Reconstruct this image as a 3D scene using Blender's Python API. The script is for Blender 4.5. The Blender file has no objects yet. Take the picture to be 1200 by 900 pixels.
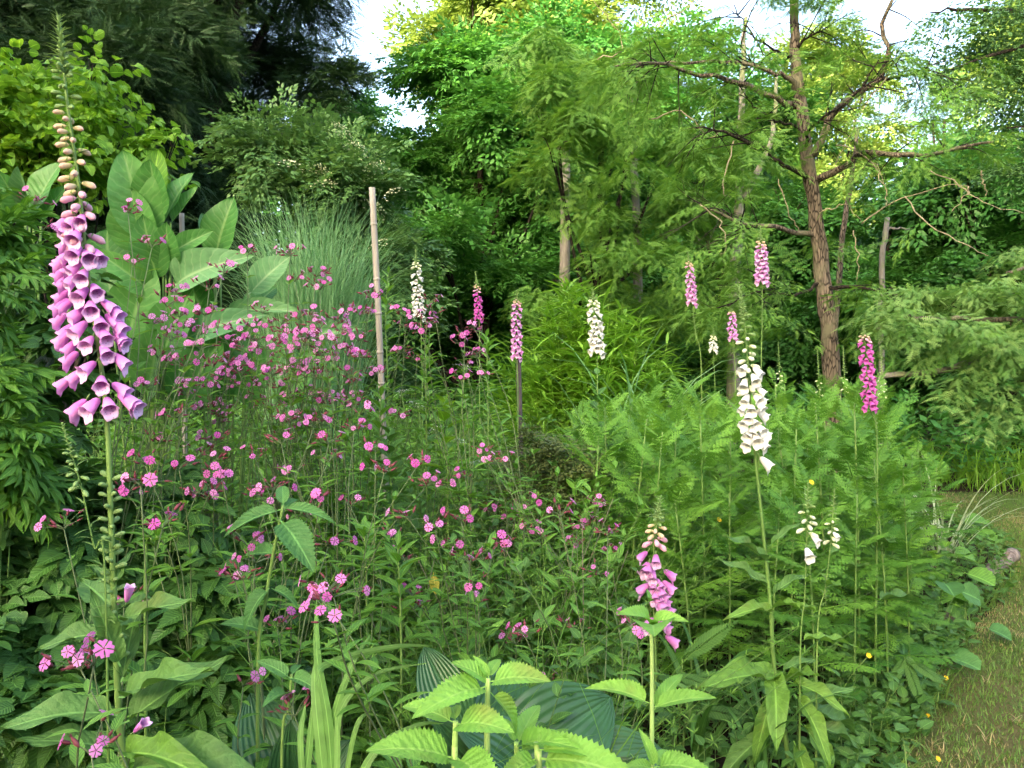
import bpy, math, random
import numpy as np
from mathutils import Matrix, Vector

# ------------------------------------------------------------------ camera, sky, sun, exposure
S = bpy.context.scene
COL = S.collection
CAMZ, PITCH, FPX = 1.35, math.radians(-1.2), 942.0
cam_d = bpy.data.cameras.new("camera"); cam = bpy.data.objects.new("camera", cam_d); COL.objects.link(cam)
cam_d.sensor_width = 36.0; cam_d.lens = 36.0 * FPX / 1200.0; cam_d.clip_start = 0.05; cam_d.clip_end = 2000
cam.location = (0, 0, CAMZ); cam.rotation_euler = (math.pi / 2 + PITCH, 0, 0); S.camera = cam

SUN_EL, SUN_AZ = math.radians(12.0), math.radians(205.0)     # azimuth of the sun, clockwise from +Y
W = bpy.data.worlds.new("World"); S.world = W; W.use_nodes = True
nt = W.node_tree; nt.nodes.clear()
sky = nt.nodes.new("ShaderNodeTexSky"); sky.sky_type = 'NISHITA'; sky.sun_disc = False
sky.sun_elevation = SUN_EL; sky.sun_rotation = SUN_AZ; sky.air_density = 0.8; sky.dust_density = 6.0; sky.ozone_density = 0.4
bg = nt.nodes.new("ShaderNodeBackground"); bg.inputs[1].default_value = 0.15
wo = nt.nodes.new("ShaderNodeOutputWorld")
nt.links.new(sky.outputs[0], bg.inputs[0]); nt.links.new(bg.outputs[0], wo.inputs[0])
sun_d = bpy.data.lights.new("sun", 'SUN'); sun_d.energy = 2.4; sun_d.angle = math.radians(0.5); sun_d.color = (1.0, 0.86, 0.62)
sun = bpy.data.objects.new("sun", sun_d); COL.objects.link(sun)
sdir = Vector((math.sin(SUN_AZ) * math.cos(SUN_EL), math.cos(SUN_AZ) * math.cos(SUN_EL), math.sin(SUN_EL)))
sun.rotation_euler = sdir.to_track_quat('Z', 'Y').to_euler(); sun.location = sdir * 50
S.view_settings.view_transform = 'Standard'; S.view_settings.look = 'None'; S.view_settings.gamma = 1
S.view_settings.use_curve_mapping = False; S.view_settings.exposure = 3.25
S.cycles.use_denoising = True; S.cycles.denoising_prefilter = 'ACCURATE'; S.cycles.sample_clamp_indirect = 4.0
S.cycles.max_bounces = 5; S.cycles.diffuse_bounces = 2; S.cycles.glossy_bounces = 2; S.cycles.transmission_bounces = 3
S.cycles.caustics_reflective = False; S.cycles.caustics_refractive = False

# ------------------------------------------------------------------ helpers
rng = np.random.default_rng(11)
U = rng.uniform
cp, sp = math.cos(PITCH), math.sin(PITCH)
def P(px, py, D):
    """the point at depth D (metres in front of the viewer) seen at photo pixel px, py"""
    a = (px - 600.0) / FPX; b = (450.0 - py) / FPX
    y = cp - b * sp; z = sp + b * cp
    return np.array([a * D / y, D, CAMZ + z * D / y])
def G(px, D, z=0.0):
    return np.array([(px - 600.0) / FPX * D, D, z])
def nrm(a):
    a = np.asarray(a, float)
    return a / np.maximum(np.linalg.norm(a, axis=-1, keepdims=True), 1e-9)
def frames(pos, d, up, sc):
    """k matrices: local +Y along d, local +Z near up, scaled"""
    pos = np.atleast_2d(np.asarray(pos, float)); k = len(pos)
    y = nrm(np.broadcast_to(d, (k, 3))); up = np.broadcast_to(up, (k, 3))
    x = np.cross(y, up); bad = np.linalg.norm(x, axis=1) < 1e-4
    if bad.any():
        x = x.copy(); x[bad] = np.cross(y[bad], [1.0, 0.03, 0.02])
    x = nrm(x); z = np.cross(x, y)
    s = np.asarray(sc, float)
    s = np.broadcast_to(s[:, None] if s.ndim == 1 and len(s) == k and k != 3 else s, (k, 3)) if s.ndim < 2 else s
    M = np.zeros((k, 4, 4)); M[:, :3, 0] = x * s[:, :1]; M[:, :3, 1] = y * s[:, 1:2]; M[:, :3, 2] = z * s[:, 2:3]
    M[:, :3, 3] = pos; M[:, 3, 3] = 1
    return M
def S3(s):
    s = np.asarray(s, float); return np.repeat(s[:, None], 3, 1)
def rand_dirs(k):
    return nrm(rng.normal(size=(k, 3)))

class Geo:
    def __init__(s): s.v = []; s.f = []; s.a = []; s.m = []; s.n = 0
    def add(s, v, f, a=None, m=0):
        v = np.asarray(v, float).reshape(-1, 3); f = np.asarray(f, np.int64).reshape(-1, 3)
        if a is None: a = np.tile([0.5, 0.0, rng.random()], (len(v), 1))
        s.v.append(v); s.f.append(f + s.n); s.a.append(np.asarray(a, float))
        s.m.append(np.broadcast_to(np.asarray(m, np.int32), (len(f),))); s.n += len(v)
        return s
    def inst(s, T, M, m=None, rnd=None):
        v, f, a, mi = T; k = len(M)
        if k == 0: return s
        V = np.einsum('kij,nj->kni', M[:, :3, :3], v) + M[:, None, :3, 3]
        F = f[None] + (np.arange(k) * len(v))[:, None, None]
        A = np.tile(a[None], (k, 1, 1)); A[:, :, 2] = (0.25 * a[None, :, 2]) + 0.75 * (rng.random(k) if rnd is None else rnd)[:, None]
        mm = np.tile(mi if m is None else np.full(len(f), m), k)
        s.v.append(V.reshape(-1, 3)); s.f.append(F.reshape(-1, 3) + s.n); s.a.append(A.reshape(-1, 3)); s.m.append(mm.astype(np.int32)); s.n += k * len(v)
        return s
    def T(s):
        return (np.concatenate(s.v), np.concatenate(s.f), np.concatenate(s.a), np.concatenate(s.m))
    def tube(s, pts, rad, sides=6, m=0, cap=True):
        pts = np.asarray(pts, float); n = len(pts); rad = np.broadcast_to(rad, (n,)).astype(float)
        t = nrm(np.gradient(pts, axis=0))
        ref = np.array([0.31, -0.9, 0.17]) if abs(t[:, 2]).mean() > 0.6 else np.array([0.1, 0.05, 1.0])
        x = nrm(np.cross(t, ref)); y = np.cross(t, x)
        an = np.linspace(0, 2 * np.pi, sides, endpoint=False)
        R = pts[:, None] + rad[:, None, None] * (np.cos(an)[None, :, None] * x[:, None] + np.sin(an)[None, :, None] * y[:, None])
        i = np.arange(n - 1)[:, None] * sides; j = np.arange(sides)[None]; j2 = (j + 1) % sides
        q = np.stack([i + j, i + j2, i + sides + j2, i + sides + j], -1).reshape(-1, 4)
        f = np.concatenate([q[:, [0, 1, 2]], q[:, [0, 2, 3]]])
        v = R.reshape(-1, 3)
        if cap:
            v = np.concatenate([v, pts[:1], pts[-1:]]); c0 = n * sides
            jj = np.arange(sides); k2 = (jj + 1) % sides
            f = np.concatenate([f, np.stack([np.full(sides, c0), k2, jj], -1), np.stack([np.full(sides, c0 + 1), (n - 1) * sides + jj, (n - 1) * sides + k2], -1)])
        L = np.concatenate([np.repeat(np.linspace(0, 1, n), sides), [0, 1] if cap else []])
        a = np.stack([L, np.tile(np.concatenate([np.sin(an)]), n).tolist() + ([0, 0] if cap else []), np.full(len(v), rng.random())], -1)
        return s.add(v, f, a, m)
    def build(s, name, mats, parent=None, origin=None, flat=False):
        v, f, a, m = s.T()
        if origin is not None: v = v - np.asarray(origin)
        me = bpy.data.meshes.new(name)
        me.vertices.add(len(v)); me.vertices.foreach_set('co', v.astype(np.float32).ravel())
        me.loops.add(len(f) * 3); me.loops.foreach_set('vertex_index', f.astype(np.int32).ravel())
        me.polygons.add(len(f)); me.polygons.foreach_set('loop_start', (np.arange(len(f)) * 3).astype(np.int32))
        me.polygons.foreach_set('material_index', m.astype(np.int32))
        me.polygons.foreach_set('use_smooth', np.full(len(f), not flat))
        at = me.attributes.new('lf', 'FLOAT_VECTOR', 'POINT'); at.data.foreach_set('vector', a.astype(np.float32).ravel())
        for mt in (mats if isinstance(mats, (list, tuple)) else [mats]): me.materials.append(mt)
        me.update(calc_edges=True)
        return link(name, me, parent)

def link(name, me, parent=None, mat=None):
    o = bpy.data.objects.new(name, me); COL.objects.link(o)
    if parent is not None: o.parent = parent
    if mat is not None: o.matrix_local = Matrix(mat.tolist())
    return o
def tag(o, label=None, cat=None, group=None, kind=None):
    for k, v in (('label', label), ('category', cat), ('group', group), ('kind', kind)):
        if v: o[k] = v
    return o
def thing(name, label, cat, loc, group=None, rz=0.0, sc=1.0):
    o = bpy.data.objects.new(name, None); COL.objects.link(o); o.location = tuple(loc); o.rotation_euler = (0, 0, rz)
    o.scale = (sc, sc, sc); o.empty_display_size = 0.1
    return tag(o, label, cat, group)
def copy_thing(o, loc, rz, sc, label, group=None):
    r = o.copy(); COL.objects.link(r); r.location = tuple(loc); r.rotation_euler = (0, 0, rz); r.scale = (sc, sc, sc); r['label'] = label
    if group: r['group'] = group
    for ch in list(o.children):
        c = ch.copy(); COL.objects.link(c); c.parent = r
        for g in ch.children:
            d = g.copy(); COL.objects.link(d); d.parent = c
    return r

def spline(pts, n):
    """smooth curve (Catmull-Rom) through pts"""
    p = np.asarray(pts, float)
    if len(p) == 2: return p[0] + (p[1] - p[0]) * np.linspace(0, 1, n)[:, None]
    q = np.concatenate([[2 * p[0] - p[1]], p, [2 * p[-1] - p[-2]]]); k = len(p) - 1
    t = np.linspace(0, k - 1e-6, n); i = t.astype(int); u = (t - i)[:, None]
    a, b, c, d = q[i], q[i + 1], q[i + 2], q[i + 3]
    return 0.5 * (2 * b + (c - a) * u + (2 * a - 5 * b + 4 * c - d) * u ** 2 + (3 * b - a - 3 * c + d) * u ** 3)

# ------------------------------------------------------------------ materials
def mat_base(name):
    m = bpy.data.materials.new(name); m.use_nodes = True; n = m.node_tree; n.nodes.clear()
    out = n.nodes.new("ShaderNodeOutputMaterial"); return m, n, out
def N(n, t, **kw):
    x = n.nodes.new(t)
    for k, v in kw.items(): setattr(x, k, v)
    return x
def mathn(n, op, a, b=None, c=None):
    x = N(n, "ShaderNodeMath", operation=op)
    for i, q in enumerate((a, b, c)):
        if q is None: continue
        if isinstance(q, (int, float)): x.inputs[i].default_value = q
        else: n.links.new(q, x.inputs[i])
    return x.outputs[0]
def mixc(n, f, a, b):
    x = N(n, "ShaderNodeMix", data_type='RGBA')
    for sock, q in ((x.inputs[0], f), (x.inputs[6], a), (x.inputs[7], b)):
        if isinstance(q, (int, float)): sock.default_value = q
        elif isinstance(q, tuple): sock.default_value = (*q, 1)
        else: n.links.new(q, sock)
    return x.outputs[2]
def ramp(n, f, a, b):
    x = N(n, "ShaderNodeMapRange"); n.links.new(f, x.inputs[0]); x.inputs[1].default_value = a; x.inputs[2].default_value = b
    return x.outputs[0]

def leaf_mat(name, dark, light, trans=0.3, rough=0.45, vein=None, vcol=None, spots=0.0, tip=None, spec=0.35):
    """leaf: colour varies leaf by leaf (lf.z), veins follow the leaf's own length / width (lf.x, lf.y)"""
    m, n, out = mat_base(name)
    at = N(n, "ShaderNodeAttribute", attribute_name='lf'); sx = N(n, "ShaderNodeSeparateXYZ"); n.links.new(at.outputs['Vector'], sx.inputs[0])
    u, v, r = sx.outputs
    oi = N(n, "ShaderNodeObjectInfo")
    f = mathn(n, 'ADD', mathn(n, 'MULTIPLY', r, 0.8), mathn(n, 'MULTIPLY', oi.outputs['Random'], 0.2))
    col = mixc(n, f, dark, light)
    tc = N(n, "ShaderNodeTexCoord"); no = N(n, "ShaderNodeTexNoise"); no.inputs['Scale'].default_value = 40; no.inputs['Detail'].default_value = 4
    n.links.new(tc.outputs['Object'], no.inputs['Vector'])
    hs = N(n, "ShaderNodeHueSaturation"); n.links.new(col, hs.inputs['Color'])
    n.links.new(mathn(n, 'ADD', mathn(n, 'MULTIPLY', no.outputs[0], 0.7), 0.65), hs.inputs['Value']); col = hs.outputs[0]
    if tip is not None:
        col = mixc(n, ramp(n, u, 0.55, 1.0), col, tip)
    if spots > 0:
        s2 = N(n, "ShaderNodeTexNoise"); s2.inputs['Scale'].default_value = 9; s2.inputs['Detail'].default_value = 6
        n.links.new(tc.outputs['Object'], s2.inputs['Vector'])
        col = mixc(n, mathn(n, 'MULTIPLY', ramp(n, s2.outputs[0], 0.6, 0.72), spots), col, (0.20, 0.15, 0.04))
    height = None
    if vein:
        av = mathn(n, 'ABSOLUTE', v)
        mid = mathn(n, 'SUBTRACT', 1.0, ramp(n, av, 0.03, 0.10))
        if vein == 'ribs':
            w = mathn(n, 'SINE', mathn(n, 'MULTIPLY', av, 34.0))
        elif vein == 'parallel':
            w = mathn(n, 'SINE', mathn(n, 'MULTIPLY', v, 26.0))
        else:
            w = mathn(n, 'SINE', mathn(n, 'ADD', mathn(n, 'MULTIPLY', mathn(n, 'SUBTRACT', u, mathn(n, 'MULTIPLY', av, 0.22)), 58.0), mathn(n, 'MULTIPLY', no.outputs[0], 5.0)))
        side = ramp(n, w, 0.72, 1.0)
        vf = mathn(n, 'MAXIMUM', mathn(n, 'MULTIPLY', mid, 0.6), mathn(n, 'MULTIPLY', side, 0.13 if vein != 'mid' else 0.24))
        col = mixc(n, vf, col, vcol or tuple(min(1, c * 1.8 + 0.02) for c in light))
        height = mathn(n, 'SUBTRACT', mathn(n, 'MULTIPLY', w, -0.5), mid)
        if vein == 'quilt':
            no2 = N(n, "ShaderNodeTexNoise"); no2.inputs['Scale'].default_value = 130
            n.links.new(tc.outputs['Object'], no2.inputs['Vector']); height = mathn(n, 'ADD', height, mathn(n, 'MULTIPLY', no2.outputs[0], 3.5))
    b = N(n, "ShaderNodeBsdfPrincipled"); b.inputs['Roughness'].default_value = rough; b.inputs['Specular IOR Level'].default_value = spec
    n.links.new(col, b.inputs['Base Color'])
    if height is not None:
        bp = N(n, "ShaderNodeBump"); bp.inputs['Strength'].default_value = 0.55 if vein != 'ribs' else 0.8; bp.inputs['Distance'].default_value = 0.0016 if vein != 'ribs' else 0.0025
        n.links.new(height, bp.inputs['Height']); n.links.new(bp.outputs[0], b.inputs['Normal'])
    if trans > 0:
        tr = N(n, "ShaderNodeBsdfTranslucent")
        t2 = N(n, "ShaderNodeMix", data_type='RGBA', blend_type='MULTIPLY'); t2.inputs[0].default_value = 1; n.links.new(col, t2.inputs[6]); t2.inputs[7].default_value = (1.5, 1.35, 0.7, 1)
        n.links.new(t2.outputs[2], tr.inputs[0])
        mx = N(n, "ShaderNodeMixShader"); mx.inputs[0].default_value = trans
        n.links.new(b.outputs[0], mx.inputs[1]); n.links.new(tr.outputs[0], mx.inputs[2]); n.links.new(mx.outputs[0], out.inputs[0])
    else: n.links.new(b.outputs[0], out.inputs[0])
    return m

def petal_mat(name, a, b_, along=None, trans=0.35, spots=None, rough=0.55):
    m, n, out = mat_base(name)
    at = N(n, "ShaderNodeAttribute", attribute_name='lf'); sx = N(n, "ShaderNodeSeparateXYZ"); n.links.new(at.outputs['Vector'], sx.inputs[0])
    u, v, r = sx.outputs
    oi = N(n, "ShaderNodeObjectInfo")
    col = mixc(n, mathn(n, 'FRACT', mathn(n, 'ADD', r, oi.outputs['Random'])), a, b_)
    if along: col = mixc(n, ramp(n, u, 0.35, 1.0), col, along)
    if spots:
        tc = N(n, "ShaderNodeTexCoord"); vo = N(n, "ShaderNodeTexVoronoi"); vo.inputs['Scale'].default_value = 7.0
        n.links.new(tc.outputs['Object'], vo.inputs['Vector'])
        low = ramp(n, mathn(n, 'MULTIPLY', v, -1.0), 0.0, 0.4)
        sf = mathn(n, 'MULTIPLY', mathn(n, 'SUBTRACT', 1.0, ramp(n, vo.outputs['Distance'], 0.16, 0.28)), low)
        col = mixc(n, mathn(n, 'MULTIPLY', sf, 0.8), col, spots)
    tc = N(n, "ShaderNodeTexCoord"); no = N(n, "ShaderNodeTexNoise"); no.inputs['Scale'].default_value = 6; n.links.new(tc.outputs['Object'], no.inputs['Vector'])
    hs = N(n, "ShaderNodeHueSaturation"); n.links.new(col, hs.inputs['Color']); n.links.new(mathn(n, 'ADD', mathn(n, 'MULTIPLY', no.outputs[0], 0.3), 0.85), hs.inputs['Value']); col = hs.outputs[0]
    b = N(n, "ShaderNodeBsdfPrincipled"); b.inputs['Roughness'].default_value = rough; b.inputs['Specular IOR Level'].default_value = 0.25; n.links.new(col, b.inputs['Base Color'])
    b.inputs['Sheen Weight'].default_value = 0.15
    tr = N(n, "ShaderNodeBsdfTranslucent"); n.links.new(col, tr.inputs[0])
    mx = N(n, "ShaderNodeMixShader"); mx.inputs[0].default_value = trans
    n.links.new(b.outputs[0], mx.inputs[1]); n.links.new(tr.outputs[0], mx.inputs[2]); n.links.new(mx.outputs[0], out.inputs[0])
    return m

def bark_mat(name, a, b_, scale=6.0, stretch=0.18, moss=None, bump=0.03, rough=0.9):
    m, n, out = mat_base(name)
    tc = N(n, "ShaderNodeTexCoord"); mp = N(n, "ShaderNodeMapping"); mp.inputs['Scale'].default_value = (1, 1, stretch); n.links.new(tc.outputs['Object'], mp.inputs[0])
    no = N(n, "ShaderNodeTexNoise"); no.inputs['Scale'].default_value = scale * 6; no.inputs['Detail'].default_value = 8; no.inputs['Roughness'].default_value = 0.7; n.links.new(mp.outputs[0], no.inputs['Vector'])
    col = mixc(n, ramp(n, no.outputs[0], 0.3, 0.7), a, b_)
    if scale >= 6 and bump >= .02:
        m2 = N(n, "ShaderNodeMapping"); m2.inputs['Scale'].default_value = (1, 1, .22); n.links.new(tc.outputs['Object'], m2.inputs[0])
        vo = N(n, "ShaderNodeTexVoronoi", feature='DISTANCE_TO_EDGE'); vo.inputs['Scale'].default_value = 46; n.links.new(m2.outputs[0], vo.inputs['Vector'])
        col = mixc(n, ramp(n, vo.outputs['Distance'], 0.02, 0.16), (a[0] * .35, a[1] * .35, a[2] * .35), col)
    if moss:
        n2 = N(n, "ShaderNodeTexNoise"); n2.inputs['Scale'].default_value = scale * 0.8; n2.inputs['Detail'].default_value = 5; n.links.new(tc.outputs['Object'], n2.inputs['Vector'])
        col = mixc(n, ramp(n, n2.outputs[0], 0.48, 0.62), col, moss)
    b = N(n, "ShaderNodeBsdfPrincipled"); b.inputs['Roughness'].default_value = rough; n.links.new(col, b.inputs['Base Color']); b.inputs['Specular IOR Level'].default_value = 0.2
    bp = N(n, "ShaderNodeBump"); bp.inputs['Strength'].default_value = 0.8; bp.inputs['Distance'].default_value = bump; n.links.new(no.outputs[0], bp.inputs['Height']); n.links.new(bp.outputs[0], b.inputs['Normal'])
    n.links.new(b.outputs[0], out.inputs[0]); return m

def ground_mat(name, cols, scale):
    m, n, out = mat_base(name)
    tc = N(n, "ShaderNodeTexCoord"); no = N(n, "ShaderNodeTexNoise"); no.inputs['Scale'].default_value = scale; no.inputs['Detail'].default_value = 8; n.links.new(tc.outputs['Object'], no.inputs['Vector'])
    n2 = N(n, "ShaderNodeTexNoise"); n2.inputs['Scale'].default_value = scale * 22; n2.inputs['Detail'].default_value = 8; n2.inputs['Roughness'].default_value = 0.75; n.links.new(tc.outputs['Object'], n2.inputs['Vector'])
    col = mixc(n, ramp(n, no.outputs[0], 0.35, 0.65), cols[0], cols[1])
    col = mixc(n, ramp(n, n2.outputs[0], 0.45, 0.75), col, cols[2])
    b = N(n, "ShaderNodeBsdfPrincipled"); b.inputs['Roughness'].default_value = 0.95; b.inputs['Specular IOR Level'].default_value = 0.1; n.links.new(col, b.inputs['Base Color'])
    bp = N(n, "ShaderNodeBump"); bp.inputs['Strength'].default_value = 0.9; bp.inputs['Distance'].default_value = 0.03; n.links.new(n2.outputs[0], bp.inputs['Height']); n.links.new(bp.outputs[0], b.inputs['Normal'])
    n.links.new(b.outputs[0], out.inputs[0]); return m

M = {}
M['stem'] = leaf_mat('stem_green', (0.10, 0.20, 0.04), (0.17, 0.28, 0.07), trans=0, rough=0.6)
M['stem_red'] = leaf_mat('stem_reddish', (0.085, 0.12, 0.05), (0.13, 0.19, 0.075), trans=0, rough=0.6)
M['fox_leaf'] = leaf_mat('foxglove_leaf', (0.06, 0.15, 0.035), (0.12, 0.26, 0.06), trans=0.25, rough=0.6, vein='quilt', spots=0.25)
M['fox_leaf_lt'] = leaf_mat('foxglove_leaf_pale', (0.09, 0.22, 0.03), (0.17, 0.33, 0.05), trans=0.3, rough=0.55, vein='quilt', spots=0.35)
M['bell'] = petal_mat('bell_purple', (0.68, 0.15, 0.62), (0.80, 0.27, 0.72), along=(0.84, 0.42, 0.82))
M['bell_in'] = petal_mat('bell_purple_throat', (0.70, 0.34, 0.68), (0.76, 0.40, 0.73), along=(0.90, 0.66, 0.90), spots=(0.34, 0.04, 0.26))
M['bell_pink'] = petal_mat('bell_pink', (0.58, 0.14, 0.54), (0.70, 0.24, 0.63), along=(0.76, 0.36, 0.72))
M['bell_mag'] = petal_mat('bell_magenta', (0.62, 0.06, 0.48), (0.74, 0.12, 0.58), along=(0.72, 0.18, 0.60))
M['bell_white'] = petal_mat('bell_white', (0.90, 0.90, 0.86), (0.93, 0.93, 0.90))
M['bell_white_in'] = petal_mat('bell_white_throat', (0.84, 0.85, 0.76), (0.88, 0.88, 0.82), spots=(0.62, 0.55, 0.50))
M['bud_pale'] = petal_mat('bud_cream', (0.62, 0.56, 0.26), (0.74, 0.62, 0.36), along=(0.74, 0.48, 0.40), trans=0.2)
M['bud_pink'] = petal_mat('bud_pink', (0.74, 0.36, 0.52), (0.78, 0.42, 0.60), along=(0.76, 0.42, 0.50), trans=0.2)
M['bud_white'] = petal_mat('bud_greenish_white', (0.62, 0.70, 0.36), (0.76, 0.80, 0.55), along=(0.80, 0.82, 0.62), trans=0.2)
M['bud_green'] = leaf_mat('bud_green', (0.16, 0.30, 0.08), (0.28, 0.42, 0.16), trans=0.2, rough=0.6)
M['camp'] = petal_mat('campion_pink', (0.64, 0.09, 0.46), (0.84, 0.34, 0.70), trans=0.4)
M['calyx'] = leaf_mat('calyx_maroon', (0.13, 0.025, 0.04), (0.26, 0.07, 0.09), trans=0.15, rough=0.6)
M['weed_a'] = leaf_mat('campion_leaf', (0.06, 0.19, 0.025), (0.17, 0.36, 0.05), trans=0.35, rough=0.5, vein='mid')
M['weed_b'] = leaf_mat('ovate_leaf', (0.05, 0.13, 0.025), (0.10, 0.24, 0.045), trans=0.3, rough=0.5, vein='mid')
M['weed_c'] = leaf_mat('narrow_leaf', (0.09, 0.22, 0.025), (0.22, 0.40, 0.06), trans=0.35, rough=0.55)
M['tansy'] = leaf_mat('tansy_leaf', (0.05, 0.18, 0.022), (0.18, 0.38, 0.045), trans=0.3, rough=0.55)
M['lime'] = leaf_mat('lime_leaf', (0.075, 0.22, 0.02), (0.23, 0.42, 0.04), trans=0.4, rough=0.5, vein='mid')
M['shrub_l'] = leaf_mat('shrub_leaf', (0.045, 0.15, 0.018), (0.115, 0.28, 0.032), trans=0.35, rough=0.5, vein='mid')
M['shrub_d'] = leaf_mat('shrub_dark_leaf', (0.03, 0.10, 0.02), (0.065, 0.17, 0.03), trans=0.25, rough=0.45, vein='mid')
M['big'] = leaf_mat('big_leaf', (0.05, 0.18, 0.04), (0.115, 0.31, 0.07), trans=0.3, rough=0.42, vein='mid', vcol=(0.26, 0.44, 0.16))
M['big_pale'] = leaf_mat('big_leaf_underside', (0.08, 0.23, 0.09), (0.16, 0.34, 0.14), trans=0.25, rough=0.6, vein='mid', vcol=(0.34, 0.50, 0.26))
M['hosta'] = leaf_mat('hosta_leaf', (0.028, 0.10, 0.033), (0.048, 0.14, 0.048), trans=0.1, rough=0.35, vein='ribs', vcol=(0.045, 0.14, 0.05), spec=0.5)
M['nettle'] = leaf_mat('serrate_leaf', (0.15, 0.36, 0.05), (0.24, 0.48, 0.08), trans=0.35, rough=0.6, vein='quilt', vcol=(0.34, 0.58, 0.14), spots=.5)
M['nettle_d'] = leaf_mat('serrate_dark_leaf', (0.055, 0.17, 0.04), (0.10, 0.25, 0.06), trans=0.3, rough=0.6, vein='quilt')
M['blade'] = leaf_mat('blade_green', (0.05, 0.15, 0.025), (0.10, 0.24, 0.045), trans=0.25, rough=0.4, vein='parallel')
M['iris'] = leaf_mat('iris_blade', (0.12, 0.28, 0.06), (0.20, 0.38, 0.09), trans=0.25, rough=0.4, vein='parallel')
M['reed'] = leaf_mat('reed_blade', (0.11, 0.29, 0.12), (0.28, 0.48, 0.25), trans=0.3, rough=0.5)
M['bamboo'] = leaf_mat('bamboo_leaf', (0.12, 0.31, 0.03), (0.28, 0.49, 0.06), trans=0.35, rough=0.45)
M['sedge'] = leaf_mat('pale_blade', (0.28, 0.38, 0.22), (0.44, 0.53, 0.36), trans=0.2, rough=0.5)
M['yew'] = leaf_mat('yew_needle', (0.012, 0.042, 0.014), (0.038, 0.095, 0.028), trans=0.1, rough=0.6)
M['dkcon'] = leaf_mat('dark_conifer_needle', (0.025, 0.065, 0.018), (0.06, 0.12, 0.03), trans=0.1, rough=0.6)
M['elder'] = leaf_mat('elder_leaf', (0.06, 0.16, 0.05), (0.13, 0.26, 0.08), trans=0.3, rough=0.45)
M['beech'] = leaf_mat('broad_leaf', (0.035, 0.165, 0.03), (0.115, 0.32, 0.06), trans=0.35, rough=0.5)
M['ash'] = leaf_mat('yellow_green_leaf', (0.11, 0.22, 0.04), (0.26, 0.36, 0.09), trans=0.35, rough=0.5)
M['dkbroad'] = leaf_mat('deep_green_leaf', (0.02, 0.095, 0.018), (0.065, 0.21, 0.035), trans=0.3, rough=0.5)
M['larch'] = leaf_mat('feathery_needle', (0.06, 0.19, 0.03), (0.20, 0.38, 0.07), trans=0.4, rough=0.6)
M['larch_y'] = leaf_mat('feathery_needle_yellowish', (0.075, 0.22, 0.05), (0.26, 0.41, 0.12), trans=0.35, rough=0.6)
M['bark'] = bark_mat('bark_brown', (0.06, 0.050, 0.040), (0.27, 0.222, 0.175), moss=(0.15, 0.145, 0.095), bump=0.03)
M['bark_d'] = bark_mat('bark_dark', (0.018, 0.015, 0.012), (0.055, 0.045, 0.036))
M['bark_g'] = bark_mat('bark_grey', (0.10, 0.095, 0.085), (0.28, 0.27, 0.24), moss=(0.16, 0.19, 0.10), bump=0.01)
M['twig'] = bark_mat('bare_twig', (0.16, 0.14, 0.09), (0.36, 0.32, 0.22), bump=0.003)
M['cane'] = bark_mat('weathered_cane', (0.21, 0.195, 0.165), (0.40, 0.375, 0.32), scale=10, stretch=0.06, bump=0.003, rough=0.7)
M['stake'] = bark_mat('dark_stake', (0.05, 0.045, 0.05), (0.12, 0.10, 0.10), bump=0.002)
M['log'] = bark_mat('dead_wood', (0.10, 0.07, 0.06), (0.42, 0.35, 0.30), scale=4, stretch=1, bump=0.02)
M['soil'] = ground_mat('soil', ((0.022, 0.016, 0.011), (0.05, 0.036, 0.024), (0.085, 0.06, 0.04)), 1.5)
M['lawn'] = ground_mat('lawn_turf', ((0.13, 0.12, 0.045), (0.07, 0.12, 0.025), (0.19, 0.16, 0.075)), 1.2)
M['grass'] = leaf_mat('grass_blade', (0.065, 0.15, 0.025), (0.17, 0.29, 0.055), trans=0.25, rough=0.6)
M['dry'] = leaf_mat('dry_grass_blade', (0.24, 0.21, 0.09), (0.42, 0.36, 0.18), trans=0.2, rough=0.7)
M['buttercup'] = petal_mat('petal_yellow', (0.85, 0.58, 0.02), (0.90, 0.66, 0.03), trans=0.2)
M['umbel'] = petal_mat('umbel_white', (0.78, 0.82, 0.66), (0.86, 0.88, 0.78), trans=0.3)
M['cream'] = petal_mat('umbel_cream', (0.62, 0.68, 0.40), (0.74, 0.78, 0.52), trans=0.3)
M['yellowed'] = leaf_mat('yellowed_leaf', (0.45, 0.40, 0.06), (0.5, 0.45, 0.08), trans=0.3, vein='mid')

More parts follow.
